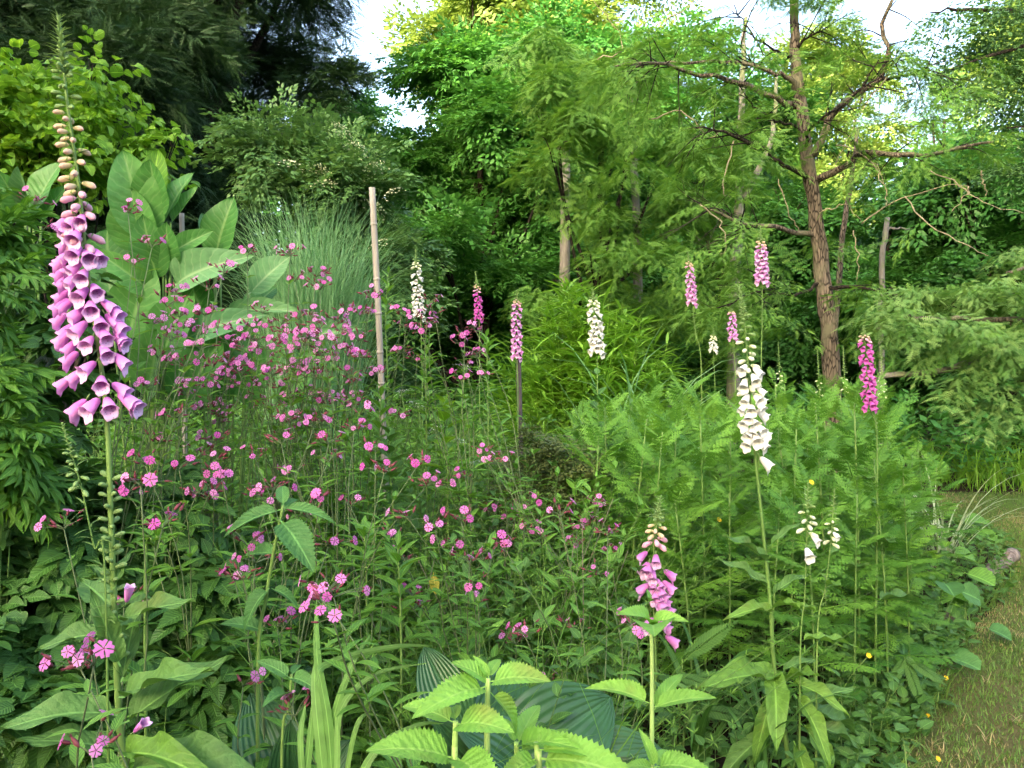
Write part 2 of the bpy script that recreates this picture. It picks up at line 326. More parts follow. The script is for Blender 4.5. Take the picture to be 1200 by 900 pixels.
# ------------------------------------------------------------------ leaf and flower templates  (verts, tris, lf, material index)
def leafT(a=0.6, b=0.9, w=0.5, nu=6, nv=1, fold=0.15, droop=0.2, serr=0.0, nser=12, wave=0.0, pet=0.0):
    u = np.linspace(0, 1, nu + 1); pk = a / (a + b); W_ = (u ** a) * ((1 - u) ** b) / (pk ** a * (1 - pk) ** b) * w * 0.5
    if serr: W_ = W_ * (1 - serr * (0.5 + 0.5 * np.cos(np.arange(nu + 1) * math.pi)))
    W_ = np.maximum(W_, 0.0008)
    v = np.linspace(-1, 1, 2 * nv + 1)
    X = v[None] * W_[:, None]; Y = np.repeat((pet + u * (1 - pet))[:, None], len(v), 1)
    Z = fold * np.abs(X) * 2 - droop * (u ** 2)[:, None] + wave * np.sin(u * 14)[:, None] * (v ** 2)[None] * 0.5
    if serr: Y = Y + 0.4 * (serr * W_)[:, None] * (np.abs(v)[None]) * (np.arange(nu + 1) % 2)[:, None]
    V = np.stack([X, Y, Z], -1).reshape(-1, 3); nc = 2 * nv + 1
    i = np.arange(nu)[:, None] * nc; j = np.arange(nc - 1)[None]
    q = np.stack([i + j, i + j + 1, i + nc + j + 1, i + nc + j], -1).reshape(-1, 4)
    f = np.concatenate([q[:, [0, 1, 2]], q[:, [0, 2, 3]]])
    A = np.stack([np.repeat(u, nc), np.tile(v, nu + 1), np.full(len(V), 0.5)], -1)
    if pet > 0:
        k = len(V); V = np.concatenate([V, [[-0.012, 0, 0.03], [0.012, 0, 0.03], [0.012, pet, 0], [-0.012, pet, 0]]]); f = np.concatenate([f, [[k, k + 1, k + 2], [k, k + 2, k + 3]]])
        A = np.concatenate([A, [[0, 0.0, 0.5]] * 4])
    return (V, f, A, np.zeros(len(f), np.int32))
def leaf4(w=0.5, fold=0.08, droop=0.12, at=0.45):
    V = np.array([[0, 0, 0], [-w / 2, at, 0], [w / 2, at, 0], [0, 1, -droop], [0, at, -fold]], float)
    f = np.array([[0, 2, 4], [0, 4, 1], [4, 2, 3], [1, 4, 3]])
    A = np.array([[0, 0, .5], [.5, -1, .5], [.5, 1, .5], [1, 0, .5], [.5, 0, .5]], float)
    return (V, f, A, np.zeros(4, np.int32))
def featherT(n=9, w=0.3, fwd=0.12, droop=0.15, wid=0.05):
    V, F, A = [], [], []
    for i in range(n):
        t = (i + 0.3) / n; k = w * (0.55 + 0.45 * math.sin(math.pi * min(1, t * 1.1 + 0.1))) * (1 - 0.55 * t ** 3)
        for s in (-1, 1):
            c = len(V); tt = t + (0.03 if s > 0 else 0)
            z = lambda y: -droop * y * y
            V += [[0, tt - wid / 2, z(tt)], [0, tt + wid, z(tt)], [s * k, tt + fwd, z(tt) - 0.03]]; F.append([c, c + 1, c + 2] if s < 0 else [c, c + 2, c + 1])
            A += [[t, 0, .5], [t, 0, .5], [t, s, .5]]
    c = len(V); V += [[-0.012, 0, 0], [0.012, 0, 0], [0, 1, -droop]]; F.append([c, c + 1, c + 2]); A += [[0, 0, .5], [0, 0, .5], [1, 0, .5]]
    return (np.array(V, float), np.array(F), np.array(A, float), np.zeros(len(F), np.int32))
T_lance = leafT(0.8, 1.1, 0.30, 4, 1, 0.2, 0.25)
T_ovate = leafT(0.55, 0.95, 0.55, 5, 1, 0.15, 0.2, pet=0.12)
T_narrow = leafT(0.6, 0.9, 0.16, 3, 1, 0.2, 0.2)
T_cord = leafT(0.42, 0.75, 0.85, 8, 1, 0.18, 0.3, serr=0.14, pet=0.14)
T_four = leaf4(); T_four_w = leaf4(0.7); T_four_n = leaf4(0.32)
T_feather = featherT(); T_feather2 = featherT(7, .30, .10, .2, .085); T_yew = featherT(7, 0.16, 0.16, 0.3, 0.07)

def bell(nseg=20, nr=11, lip=1.0, shade=0):
    """foxglove bell: lathe along +Y, narrow at y=0, lobed flared mouth at y=1, lower lip (-Z) longer; inner wall = material 1"""
    g = Geo(); t = np.linspace(0, 1, nr)
    R = np.interp(t, [0, .06, .16, .30, .55, .8, .92, 1.0], [.02, .12, .17, .20, .265, .30, .315, .385])
    an = np.linspace(0, 2 * np.pi, nseg, endpoint=False)
    for k, (sc, m) in enumerate(((1.0, 0), (0.95, 1))):
        lobe = 1 + (0.09 * np.cos(an * 5 + 0.0))[None] * (t ** 10)[:, None]
        rr = R[:, None] * sc * lobe * 1.10
        X = rr * np.cos(an)[None]; Z = rr * np.sin(an)[None] * 0.92
        low = np.maximum(0, -np.sin(an))
        Y = t[:, None] + (0.20 * low ** 2 * lip)[None] * (t ** 5)[:, None] - 0.08 * (t ** 8)[:, None] + 0.05 * np.cos(an * 5)[None] * (t ** 8)[:, None]
        Z = Z - 0.10 * (t ** 2)[:, None] - 0.05 * low[None] * (t ** 8)[:, None]
        V = np.stack([X, Y, Z], -1).reshape(-1, 3)
        i = np.arange(nr - 1)[:, None] * nseg; j = np.arange(nseg)[None]; j2 = (j + 1) % nseg
        q = np.stack([i + j, i + j2, i + nseg + j2, i + nseg + j], -1).reshape(-1, 4)
        if k: q = q[:, ::-1]
        A = np.stack([np.repeat(t, nseg), np.tile(np.sin(an), nr), np.full(nr * nseg, .5)], -1)
        g.add(V, np.concatenate([q[:, [0, 1, 2]], q[:, [0, 2, 3]]]), A, m)
    # rim between the walls
    o = (nr - 1) * nseg; p = nr * nseg + o; j = np.arange(nseg); j2 = (j + 1) % nseg
    v, f, a, m = g.T()
    rim = np.concatenate([np.stack([o + j, o + j2, p + j2], -1), np.stack([o + j, p + j2, p + j], -1)])
    f = np.concatenate([f, rim]); m = np.concatenate([m, np.zeros(len(rim), np.int32)])
    # green calyx: five sepals at the base
    g2 = Geo().add(v, f, a, m)
    sep = leafT(0.6, 0.8, 0.6, 4, 1, -0.2, -0.15)
    aa = np.arange(5) * 2 * np.pi / 5 + 0.3; d = np.stack([np.cos(aa) * .55, np.full(5, .8), np.sin(aa) * .55], -1)
    g2.inst(sep, frames(np.tile([0, -0.03, 0], (5, 1)), d, nrm(np.stack([np.cos(aa), np.full(5, -.6), np.sin(aa)], -1)), 0.27), m=2)
    g2.tube([[0, -0.26, 0.10], [0, -0.13, 0.06], [0, 0.0, 0]], 0.035, 5, m=2)
    return g2.T()
def budT(nseg=9):
    g = Geo(); t = np.linspace(0, 1, 8); R = np.interp(t, [0, .1, .35, .7, .9, 1], [.03, .15, .19, .23, .16, .01])
    an = np.linspace(0, 2 * np.pi, nseg, endpoint=False)
    V = np.stack([R[:, None] * np.cos(an), np.repeat(t[:, None], nseg, 1), R[:, None] * np.sin(an) - 0.12 * (t ** 2)[:, None]], -1).reshape(-1, 3)
    i = np.arange(7)[:, None] * nseg; j = np.arange(nseg)[None]; j2 = (j + 1) % nseg
    q = np.stack([i + j, i + j2, i + nseg + j2, i + nseg + j], -1).reshape(-1, 4)
    g.add(V, np.concatenate([q[:, [0, 1, 2]], q[:, [0, 2, 3]]]), np.stack([np.repeat(t, nseg), np.tile(np.sin(an), 8), np.full(8 * nseg, .5)], -1), 0)
    sep = leafT(0.6, 0.8, 0.7, 3, 1, -0.2, -0.15); aa = np.arange(4) * np.pi / 2 + .4
    g.inst(sep, frames(np.tile([0, -.02, 0], (4, 1)), np.stack([np.cos(aa) * .5, np.full(4, .8), np.sin(aa) * .5], -1), nrm(np.stack([np.cos(aa), np.full(4, -.6), np.sin(aa)], -1)), 0.42), m=1)
    g.tube([[0, -0.3, 0.12], [0, 0, 0]], 0.04, 4, m=1)
    return g.T()
T_bell = [bell(lip=l) for l in (0.8, 1.0, 1.25)]
T_bell_far = bell(10, 6)
T_bud = budT()
def mesh_of(name, T, mats):
    g = Geo(); g.add(T[0], T[1], T[2], T[3]); o = g.build(name, mats); me = o.data; bpy.data.objects.remove(o); return me

def flowerT():
    """campion flower: five notched petals in the XZ plane facing +Y, tubular calyx behind (material 1)"""
    g = Geo()
    for k in range(5):
        a = k * 2 * np.pi / 5 + 0.3; c, s = math.cos(a), math.sin(a)
        # outline in (r, lateral)
        pr = np.array([[0.06, 0], [0.45, 0.0], [0.40, 0.20], [0.40, -0.20], [0.80, 0.0], [1.0, 0.26], [1.0, -0.26], [0.80, 0.50], [0.80, -0.50]])
        y = np.array([0, 0.06, 0.02, 0.02, 0.02, -0.06, -0.06, -0.05, -0.05])
        V = np.stack([pr[:, 0] * c - pr[:, 1] * s, y, pr[:, 0] * s + pr[:, 1] * c], -1)
        F = [[0, 2, 1], [0, 1, 3], [1, 2, 7], [1, 7, 5], [1, 5, 4], [1, 4, 6], [1, 6, 8], [1, 8, 3]]
        g.add(V, F, np.stack([pr[:, 0], pr[:, 1], np.full(9, .5)], -1), 0)
    g.tube([[0, -1.15, 0], [0, -0.9, 0], [0, -0.4, 0], [0, 0.0, 0]], [0.10, 0.27, 0.24, 0.12], 6, m=1)
    a = np.arange(5) * 2 * np.pi / 5
    g.inst(leaf4(0.5), frames(np.stack([np.cos(a) * .1, np.full(5, .0), np.sin(a) * .1], -1), np.stack([np.cos(a), np.full(5, .5), np.sin(a)], -1), np.array([0, 1., 0]), 0.22), m=0, rnd=np.full(5, .9))
    return g.T()
T_flower = flowerT()
def calyxT():
    g = Geo(); g.tube([[0, 0, 0], [0, .25, 0], [0, .65, 0], [0, 1.0, 0]], [.08, .24, .22, .05], 6); a = np.arange(5) * 2 * np.pi / 5
    g.inst(leaf4(0.4), frames(np.tile([0, .8, 0], (5, 1)), np.stack([np.cos(a) * .5, np.full(5, 1.), np.sin(a) * .5], -1), np.stack([np.cos(a), np.zeros(5), np.sin(a)], -1), .45)); return g.T()
T_calyx = calyxT()

def frond(npair=13, L=0.42, wid=0.30, pin=None, m=0, curve=0.25, base=0.12):
    """pinnate leaf along +Y, unit length"""
    g = Geo(); t = np.linspace(0, 1, 10); g.tube(np.stack([np.zeros(10), t, -curve * t ** 2], -1), np.linspace(.012, .003, 10), 4, m=m)
    tt = np.linspace(base, .97, npair); k = np.sin(np.pi * np.clip(tt * .92 + .1, 0, 1)) ** .8
    for s in (-1, 1):
        pos = np.stack([np.zeros(npair), tt, -curve * tt ** 2], -1)
        d = np.stack([np.full(npair, s * 1.0), .45 + .5 * tt, -curve * tt - .12 + U(-.15, .15, npair)], -1)
        g.inst(pin, frames(pos, d, np.array([0, 0, 1.0]), S3(wid * k + .02)), m=m)
    g.inst(pin, frames([[0, .95, -curve * .9]], [[0, 1, -.3]], [[0, 0, 1.]], np.array([[.12, .12, .12]])), m=m)
    return g.T()
T_pinna = leafT(0.35, 0.7, 0.42, 12, 1, 0.1, 0.15, serr=0.62)
def lobedT():
    g = Geo(); g.inst(leaf4(.11, .02, .15), frames([[0, 0, 0]], [[0, 1, 0]], [[0, 0, 1.]], np.array([[1., 1, 1]])))
    t = np.linspace(.14, .86, 5); k = .23 * np.sin(np.pi * (t * .8 + .16)) + .04
    for sd in (-1, 1): g.inst(leaf4(.50, .05, .1), frames(np.stack([np.zeros(5), t, -.15 * t * t], -1), np.stack([np.full(5, sd * .8), np.full(5, .75), np.full(5, -.1)], -1), np.array([0, 0, 1.]), S3(k)))
    return g.T()
T_lobed = lobedT()
T_tansy = [frond(9, pin=T_lobed, curve=c, wid=.31) for c in (0.05, 0.2, 0.4)]
T_fern = frond(20, wid=0.17, pin=leafT(0.3, 0.8, 0.4, 3, 1, .05, .1), curve=.2, base=.05)

def blades(g, base, n, L, spread, lean=(0.05, 0.45), bend=(0.5, 1.6), w=0.01, nseg=8, m=0, az=None, p=1.6):
    """arching strap leaves growing from a patch round base"""
    ang = U(0, 2 * np.pi, n) if az is None else az; rr = spread * np.sqrt(rng.random(n)); a2 = U(0, 2 * np.pi, n)
    Ls = U(L[0], L[1], n); th0 = U(lean[0], lean[1], n); bd = U(bend[0], bend[1], n)
    t = np.linspace(0, 1, nseg + 1); th = th0[:, None] + bd[:, None] * (t ** p)[None]
    dz = np.cos(th); dr = np.sin(th); step = Ls[:, None] / nseg
    z = np.concatenate([np.zeros((n, 1)), np.cumsum(dz[:, 1:] * step, 1)], 1); r = np.concatenate([np.zeros((n, 1)), np.cumsum(dr[:, 1:] * step, 1)], 1)
    C = np.stack([base[0] + rr[:, None] * np.cos(a2)[:, None] + r * np.cos(ang)[:, None], base[1] + rr[:, None] * np.sin(a2)[:, None] + r * np.sin(ang)[:, None], base[2] + z], -1)
    ws = np.broadcast_to(w, (n,)) * U(.7, 1.2, n); prof = np.minimum(1, .55 + t * 2) * (1 - t ** 2.2) ** .8 + .02
    tw = U(-.6, .6, n); sd = np.stack([-np.sin(ang + tw), np.cos(ang + tw), np.zeros(n)], -1)
    H = sd[:, None] * (ws[:, None] * prof[None])[..., None] * .5
    nn = np.stack([-np.cos(th) * np.cos(ang)[:, None], -np.cos(th) * np.sin(ang)[:, None], np.sin(th)], -1)
    V = np.stack([C - H, C - nn * (ws[:, None, None] * .12), C + H], 2)      # n, nseg+1, 3, 3
    q0 = np.arange(nseg)[:, None] * 3 + np.arange(2)[None]
    q = np.stack([q0, q0 + 1, q0 + 4, q0 + 3], -1).reshape(-1, 4); f = np.concatenate([q[:, [0, 1, 2]], q[:, [0, 2, 3]]])
    F = f[None] + (np.arange(n) * (nseg + 1) * 3)[:, None, None]
    A = np.zeros((n, nseg + 1, 3, 3)); A[..., 0] = t[None, :, None]; A[..., 1] = np.array([-1, 0, 1])[None, None]; A[..., 2] = rng.random(n)[:, None, None]
    return g.add(V.reshape(-1, 3), F.reshape(-1, 3), A.reshape(-1, 3), m)

# ------------------------------------------------------------------ tree building
def spray(nside=7, nleaf=5, ang=0.9, lrel=0.5, s=0.14, droop=0.25, jit=0.35, jp=0.02):
    """leaves of one flat twig spray of unit length along +Y -> k matrices"""
    pos, d = [], []
    for i in range(nside):
        t = 0.12 + 0.86 * i / (nside - 1)
        for sd in (-1, 1):
            l = lrel * (1.05 - 0.65 * t) * U(.7, 1.2); a = ang * U(.8, 1.15) * sd; tw = np.array([math.sin(a), math.cos(a), U(-.15, .15)])
            for k in range(nleaf):
                q = (k + .6) / nleaf; p0 = np.array([0, t, -droop * t * t]) + tw * l * q - np.array([0, 0, droop * (l * q) ** 2 * 1.5])
                b = a + (.7 if k % 2 else -.7) * (0.9 if k < nleaf - 1 else 0.1)
                pos.append(p0 + rng.normal(size=3) * jp); d.append([math.sin(b), math.cos(b), -.15 + U(-.3, .2)])
    pos = np.array(pos); k = len(pos)
    up = np.array([0, 0, 1.0]) + rng.normal(size=(k, 3)) * jit
    return frames(pos, np.array(d), up, S3(s * U(.7, 1.25, k)))
def compose(A, B):
    return np.einsum('aij,bjk->abik', A, B).reshape(-1, 4, 4)
def crown_sprays(blobs, n, size, droop=0.15, flat=0.5, rmin=0.55, upj=0.35, hang=0.0):
    B = np.array(blobs, float); wgt = B[:, 3] * B[:, 3]; idx = rng.choice(len(B), n, p=wgt / wgt.sum())
    d = rand_dirs(n); d[:, 2] = np.where((d[:, 2] < -.25) & (rng.random(n) < .6), -d[:, 2], d[:, 2])
    r = U(rmin, 1.04, n); rx = B[idx, 3]; rz = B[idx, 4]
    pos = B[idx, :3] + d * r[:, None] * np.stack([rx, rx, rz], -1)
    fw = d.copy(); fw[:, 2] = fw[:, 2] * flat - droop; fw += rng.normal(size=(n, 3)) * .25
    up = np.array([0, 0, 1.0]) + d * .35 + rng.normal(size=(n, 3)) * upj
    if hang: fw[:, 2] -= hang
    sc = U(size[0], size[1], n)
    pos = pos - nrm(fw) * sc[:, None] * .5
    return frames(pos, fw, up, S3(sc))
def envelope(cx, cy, z0, z1, r, n, br=(.28, .42), shape='round', sq=0.8):
    out = []
    for i in range(n):
        t = (i + U(.1, .9)) / n
        if shape == 'round': rad = r * math.sin(math.pi * (.12 + .80 * t)) ** .7
        elif shape == 'cone': rad = r * (1.02 - t) ** .8
        elif shape == 'dome': rad = r * math.cos(t * 1.35) ** .6
        else: rad = r
        a = U(0, 2 * np.pi); q = rad * math.sqrt(U(.15, 1)); b = r * U(*br) * (1 if shape != 'cone' else max(.35, 1.1 - t))
        out.append((cx + q * math.cos(a), cy + q * math.sin(a), z0 + (z1 - z0) * t, b, b * sq))
    return out
SP_b = [spray() for _ in range(3)]
SP_big = [spray(5, 4, s=0.2) for _ in range(3)]
SP_lar = [spray(9, 4, ang=1.0, lrel=.45, s=.155, droop=.3, jit=.4, jp=.008) for _ in range(4)]
SP_lar2 = [spray(6, 3, ang=1.0, lrel=.5, s=.21, droop=.3, jit=.25, jp=.008) for _ in range(4)]
SP_yew = [spray(8, 4, ang=.7, lrel=.35, s=.26, droop=.5, jit=.5) for _ in range(3)]
SP_lance = [spray(6, 3, ang=.8, lrel=.4, s=.3, droop=.2, jit=.3) for _ in range(3)]

def crown_geo(blobs, n, size, sprays, leaf, **kw):
    g = Geo()
    for sp_ in sprays:
        g.inst(leaf, compose(crown_sprays(blobs, n // len(sprays), size, **kw), sp_))
    return g
def tree(name, label, base, blobs, n, size, sprays, leaf, mat, trunk=(0.15, 4.0), barkm='bark_d', lean=(0, 0), limbs=10, group=None, cat='tree', **kw):
    base = np.asarray(base, float); t = thing(name, label, cat, base, group)
    H = trunk[1]; hs = np.linspace(0, 1, 9)
    axis = np.stack([base[0] + lean[0] * hs + U(-.04, .04, 9) * H * .2, base[1] + lean[1] * hs, base[2] - .1 + H * hs], -1)
    g = Geo(); g.tube(axis, trunk[0] * (1 - .75 * hs) , 8); g.build('trunk', M[barkm], t, base)
    if limbs:
        g = Geo(); B = np.array(blobs)
        for i in rng.choice(len(B), min(limbs, len(B)), replace=False):
            e = B[i, :3]; k = np.clip((e[2] - .25 * H - base[2]) / H, .15, .95) * .8; s = axis[int(k * 8)]
            mid = (s + e) / 2 + [0, 0, -.08 * np.linalg.norm(e - s)]
            r0 = trunk[0] * (1 - .75 * k) * .5
            g.tube(spline([s, mid, e], 8), np.linspace(r0, r0 * .25, 8), 5)
            for _ in range(3):
                e2 = e + rand_dirs(1)[0] * B[i, 3] * .9; g.tube(spline([(mid + e) / 2, e * .6 + e2 * .4, e2], 5), np.linspace(r0 * .35, r0 * .1, 5), 4)
        g.build('limbs', M[barkm], t, base)
    crown_geo(blobs, n, size, sprays, leaf, **kw).build('crown', M[mat], t, base)
    return t

# ================================================================== SETTING
g = Geo(); g.add([[-300, -300, 0], [300, -300, 0], [300, 300, 0], [-300, 300, 0]], [[0, 1, 2], [0, 2, 3]])
tag(g.build('ground', M['soil']), kind='structure')
# lawn: a strip running away on the right, and the open strip behind the bed
edge = [G(1020, 2.2), G(1052, 2.7), G(1078, 3.0), G(1092, 3.35), G(1118, 3.7), G(1132, 4.0), G(1165, 4.4), G(1178, 4.7), G(1190, 5.4), G(1160, 6.3), G(1112, 7.2), G(1090, 8.4)]
ed = spline(edge, 40); ed[:, 2] = 0.004
far = np.stack([np.linspace(3.0, 13, 40), np.linspace(1.0, 9.0, 40), np.full(40, .004)], -1)
v = np.concatenate([ed, far]); i = np.arange(39)
g = Geo(); g.add(v, np.concatenate([np.stack([i, 40 + i, 41 + i], -1), np.stack([i, 41 + i, i + 1], -1)]))
tag(g.build('lawn', M['lawn']), kind='structure')
def on_lawn(x, y):
    ex = np.interp(y, ed[:, 1], ed[:, 0]); return (x > ex - .04) & (y < 8.6)
n = 260000
yy = U(2.6, 8.6, n) ** 1.0; xx = U(1.0, 7.5, n); k = on_lawn(xx, yy) & (np.abs(xx) < yy * .72 + .3); xx, yy = xx[k], yy[k]
gr = Geo(); nb = len(xx)
hh = U(.008, .026, nb); az = U(0, 6.28, nb); w = U(.0015, .003, nb); lean = U(.2, 1.0, nb)
V = np.stack([np.stack([xx - w * np.sin(az), yy + w * np.cos(az), np.full(nb, .004)], -1), np.stack([xx + w * np.sin(az), yy - w * np.cos(az), np.full(nb, .004)], -1),
              np.stack([xx + hh * lean * np.cos(az), yy + hh * lean * np.sin(az), .004 + hh], -1)], 1)
A = np.zeros((nb, 3, 3)); A[:, 2, 0] = 1; A[..., 2] = rng.random(nb)[:, None]
patch = np.sin(xx * 3.1 + yy * 1.7) + np.sin(yy * 4.3 - xx * 2.0) + rng.normal(size=nb) * .8
gr.add(V.reshape(-1, 3), np.arange(nb * 3).reshape(-1, 3), A.reshape(-1, 3), (patch > 1.1).astype(int))
for _ in range(900):
    ty = U(2.3, 6); tx = U(.9, 4.5)
    if on_lawn(np.array([tx + .05]), np.array([ty]))[0]: blades(gr, (tx, ty, .004), int(U(5, 14)), (.025, .075), .03, (.2, 1.0), (.2, 1.2), .004, 4, m=int(rng.random() < .3))
tag(gr.build('lawn_grass', [M['grass'], M['dry']]), 'short mown grass with dry straw patches on the lawn', 'grass', kind='stuff')

# fallen logs edging the bed
def log(px0, py0, D0, px1, py1, D1, r, label):
    a, b = P(px0, py0, D0), P(px1, py1, D1); a[2] = max(a[2], r * .8); b[2] = max(b[2], r * .8)
    t = thing('edging_log', label, 'log', (a + b) / 2 * [1, 1, 0]); pts = spline([a, (a + b) / 2 + [.02, .03, .015], b], 10)
    g = Geo(); pts = spline(pts, 26); g.tube(pts, r * (1 + U(-.22, .22, 26)), 11); g.build('log_body', M['log'], t, (a + b) / 2 * [1, 1, 0])
    g = Geo(); c = pts[15]; g.tube([c, c + [.03, -.04, r * 1.9]], [r * .4, r * .25], 6); g.build('branch_stub', M['log'], t, (a + b) / 2 * [1, 1, 0])
log(1112, 742, 4.15, 1146, 702, 4.7, .036, 'pale dead log nearest the viewer on the lawn edge')
log(1148, 695, 4.8, 1186, 664, 5.6, .045, 'darker dead log farther along the lawn edge')

# ------------------------------------------------------------------ trees behind the garden
# tall dark yews on the left
b = envelope(*G(236, 11)[:2], .6, 9.5, 1.85, 44, (.26, .40), 'col', 1.1)
tree('yew_tree', 'tall dark yew filling the upper left behind the lime shrub', G(230, 11), b, 3800, (.4, .8), SP_yew, T_yew, 'yew', (.3, 9), hang=.08, rmin=.35, limbs=16)
b = envelope(*G(60, 10)[:2], .4, 9, 2.0, 30, (.28, .42), 'col', 1.1)
tree('yew_tree', 'dark yew at the left edge behind the large purple foxglove', G(60, 10), b, 3000, (.4, .8), SP_yew, T_yew, 'yew', (.3, 9), hang=.08, rmin=.35, limbs=12)
b = envelope(*G(412, 12.5)[:2], 2.6, 4.7, .7, 20, (.35, .55), 'cone', 1.1)
tree('yew_tree', 'small blackish conifer spire below the left patch of sky', G(405, 12.5), b, 620, (.5, .8), SP_yew, T_yew, 'dkcon', (.1, 4.9), hang=.4, limbs=6)
b = envelope(*G(120, 12.5)[:2], .6, 9.5, 1.9, 40, (.26, .40), 'col', 1.1)
tree('yew_tree', 'dark yew between the two other yews behind the lime shrub', G(120, 12.5), b, 2800, (.4, .8), SP_yew, T_yew, 'yew', (.25, 9), hang=.08, rmin=.35, limbs=10)
b = envelope(*G(440, 17)[:2], 1.5, 6.9, 1.35, 22, (.32, .46), 'round', .7)
tree('broadleaf_tree', 'soft green tree closing the bottom of the left sky patch', G(440, 17), b, 900, (.5, .9), SP_b, T_four, 'beech', (.12, 6), limbs=6)
# elder with cream flower heads
b = envelope(*G(375, 8.2)[:2], .5, 3.7, 1.05, 20, (.32, .5), 'dome', .75)
el = tree('elder_bush', 'grey green elder bush with cream flower heads below the yew', G(375, 8.2), b, 900, (.35, .6), SP_b, T_four, 'elder', (.08, 2.5), cat='bush', rmin=.6)
def umbel(r, n, m=0):
    g = Geo(); p = rng.normal(size=(n, 2)) * r * .45; g.inst(T_four_w, frames(np.stack([p[:, 0], p[:, 1], -(p ** 2).sum(1) / r * .4], -1), np.stack([U(-1, 1, n), U(-1, 1, n), np.full(n, .3)], -1), np.array([0, 0, 1.]), S3(U(.10, .2, n) * r)))
    return g
um = umbel(.13, 60).build('flower_head', M['cream'], el)
for i, (px, py) in enumerate([(437, 195), (375, 198), (382, 212), (418, 172), (461, 222), (440, 240), (446, 282), (400, 150), (345, 190)]):
    o = um if i == 0 else um.copy()
    if i: COL.objects.link(o); o.parent = el
    o.location = Vector(P(px, py, 7.35) - G(375, 8.2)); o.rotation_euler = (.5, U(-.3, .3), U(0, 6))

# bright broadleaf trees in the middle, sunlit tops behind
b = envelope(*G(560, 13)[:2], .7, 6.2, 1.7, 34, (.30, .45), 'round', .55)
tree('broadleaf_tree', 'bright mid green layered tree in the middle behind the bamboo cane', G(565, 13), b, 1900, (.5, .9), SP_b, T_four, 'beech', (.12, 6.0), limbs=10)
b = envelope(*G(575, 19)[:2], 3.0, 10.5, 1.9, 24, (.3, .42), 'round', .7)
tree('broadleaf_tree', 'yellow green tree with sunlit top right of the left sky patch', G(575, 19), b, 1100, (.8, 1.3), SP_b, T_four, 'ash', (.25, 10), limbs=12)
b = envelope(*G(680, 20)[:2], 3.0, 13, 2.7, 26, (.3, .42), 'round', .7)
tree('broadleaf_tree', 'tall pale green tree at the top centre behind the feathery conifer', G(680, 20), b, 1300, (.8, 1.3), SP_b, T_four, 'ash', (.2, 8), 'bark_d', limbs=6)
b = envelope(*G(480, 15)[:2], .3, 3.8, 1.5, 14, (.35, .5), 'dome', .7)
b = envelope(*G(665, 13.8)[:2], 1.5, 6.9, 1.5, 26, (.3, .45), 'round', .6)
tree('broadleaf_tree', 'soft green broadleaf tree directly behind the feathery conifer', G(665, 13.8), b, 1300, (.5, .9), SP_b, T_four, 'beech', (.10, 6.0), limbs=6)
b = envelope(*G(480, 15)[:2], .3, 3.8, 1.5, 14, (.35, .5), 'dome', .7)
tree('understorey_tree', 'dark leafy understorey tree in deep shade right of the reed clump', G(480, 15), b, 600, (.6, 1.0), SP_b, T_four, 'dkbroad', (.12, 4))
b = envelope(*G(640, 13.5)[:2], .3, 4.2, 1.4, 14, (.35, .5), 'dome', .7)
tree('understorey_tree', 'dark green understorey tree behind the lime bamboo clump', G(640, 13.5), b, 650, (.6, 1.0), SP_b, T_four, 'dkbroad', (.12, 4))
# deep green trees on the right
bR = [('broadleaf_tree', 'deep green broadleaf tree behind the forked grey trunk', 850, 15, 1.0, 6.0, 2.0, 'dkbroad', 'bark_d'),
      ('broadleaf_tree', 'deep green tree right of the bare brown trunk', 1040, 13, .6, 4.2, 1.7, 'dkbroad', 'bark_d'),
      ('broadleaf_tree', 'dark leafy tree low at the right edge behind the drooping boughs', 1190, 12, .4, 4.6, 1.9, 'dkbroad', 'bark_d'),
      ('broadleaf_tree', 'mid green tree filling the gap left of the bare brown trunk', 770, 18, 1.5, 8.6, 2.3, 'beech', 'bark_d'),
      ('broadleaf_tree', 'golden topped tree behind the crown of the bare brown trunk', 960, 22, 4.0, 10.2, 1.7, 'ash', 'bark_d'),
      ('broadleaf_tree', 'sunlit tree at the top right corner behind the overhanging leaves', 1230, 20, 4.0, 11.0, 2.0, 'ash', 'bark_d')]
for nm, lb, px, D, z0, z1, r, mt, bk in bR:
    b = envelope(*G(px, D)[:2], z0, z1, r, 22, (.32, .46), 'round', .65)
    tree(nm, lb, G(px, D), b, 950, (.55, .95) if D < 16 else (.7, 1.1), SP_b, T_four, mt, (.16, z1 * .9), bk, limbs=10)
# pointed conifer with lit tip
for px, D, z0, z1, r, lb in ((1105, 17, 1.0, 7.4, 1.9, 'pointed green conifer with a sunlit tip below the right sky patch'), (905, 18, 2, 6.4, 1.7, 'rounded green conifer just left of the bare brown trunk')):
    b = envelope(*G(px, D)[:2], z0, z1, r, 26, (.25, .42), 'cone', .6)
    tree('conifer_tree', lb, G(px, D), b, 900, (.5, .9), SP_lar2, T_feather2, 'larch', (.12, z1 * .9), limbs=6)
# feathery conifer in the middle right
b = []
for _ in range(76):
    py = U(40, 430); px = U(610 + abs(py - 210) * .12, 870 - 60 * (py < 120)); b.append((*P(px, py, U(8.2, 10.2)), U(.22, .42), U(.06, .14)))
tree('feathery_conifer', 'light green feathery conifer with drooping boughs in the middle of the wood', G(705, 9.6), b, 700, (.32, .62), SP_lar2, T_feather2, 'larch', (.10, 4.5), 'bark_d', limbs=9, droop=.3, flat=.15, rmin=.1, upj=.4)
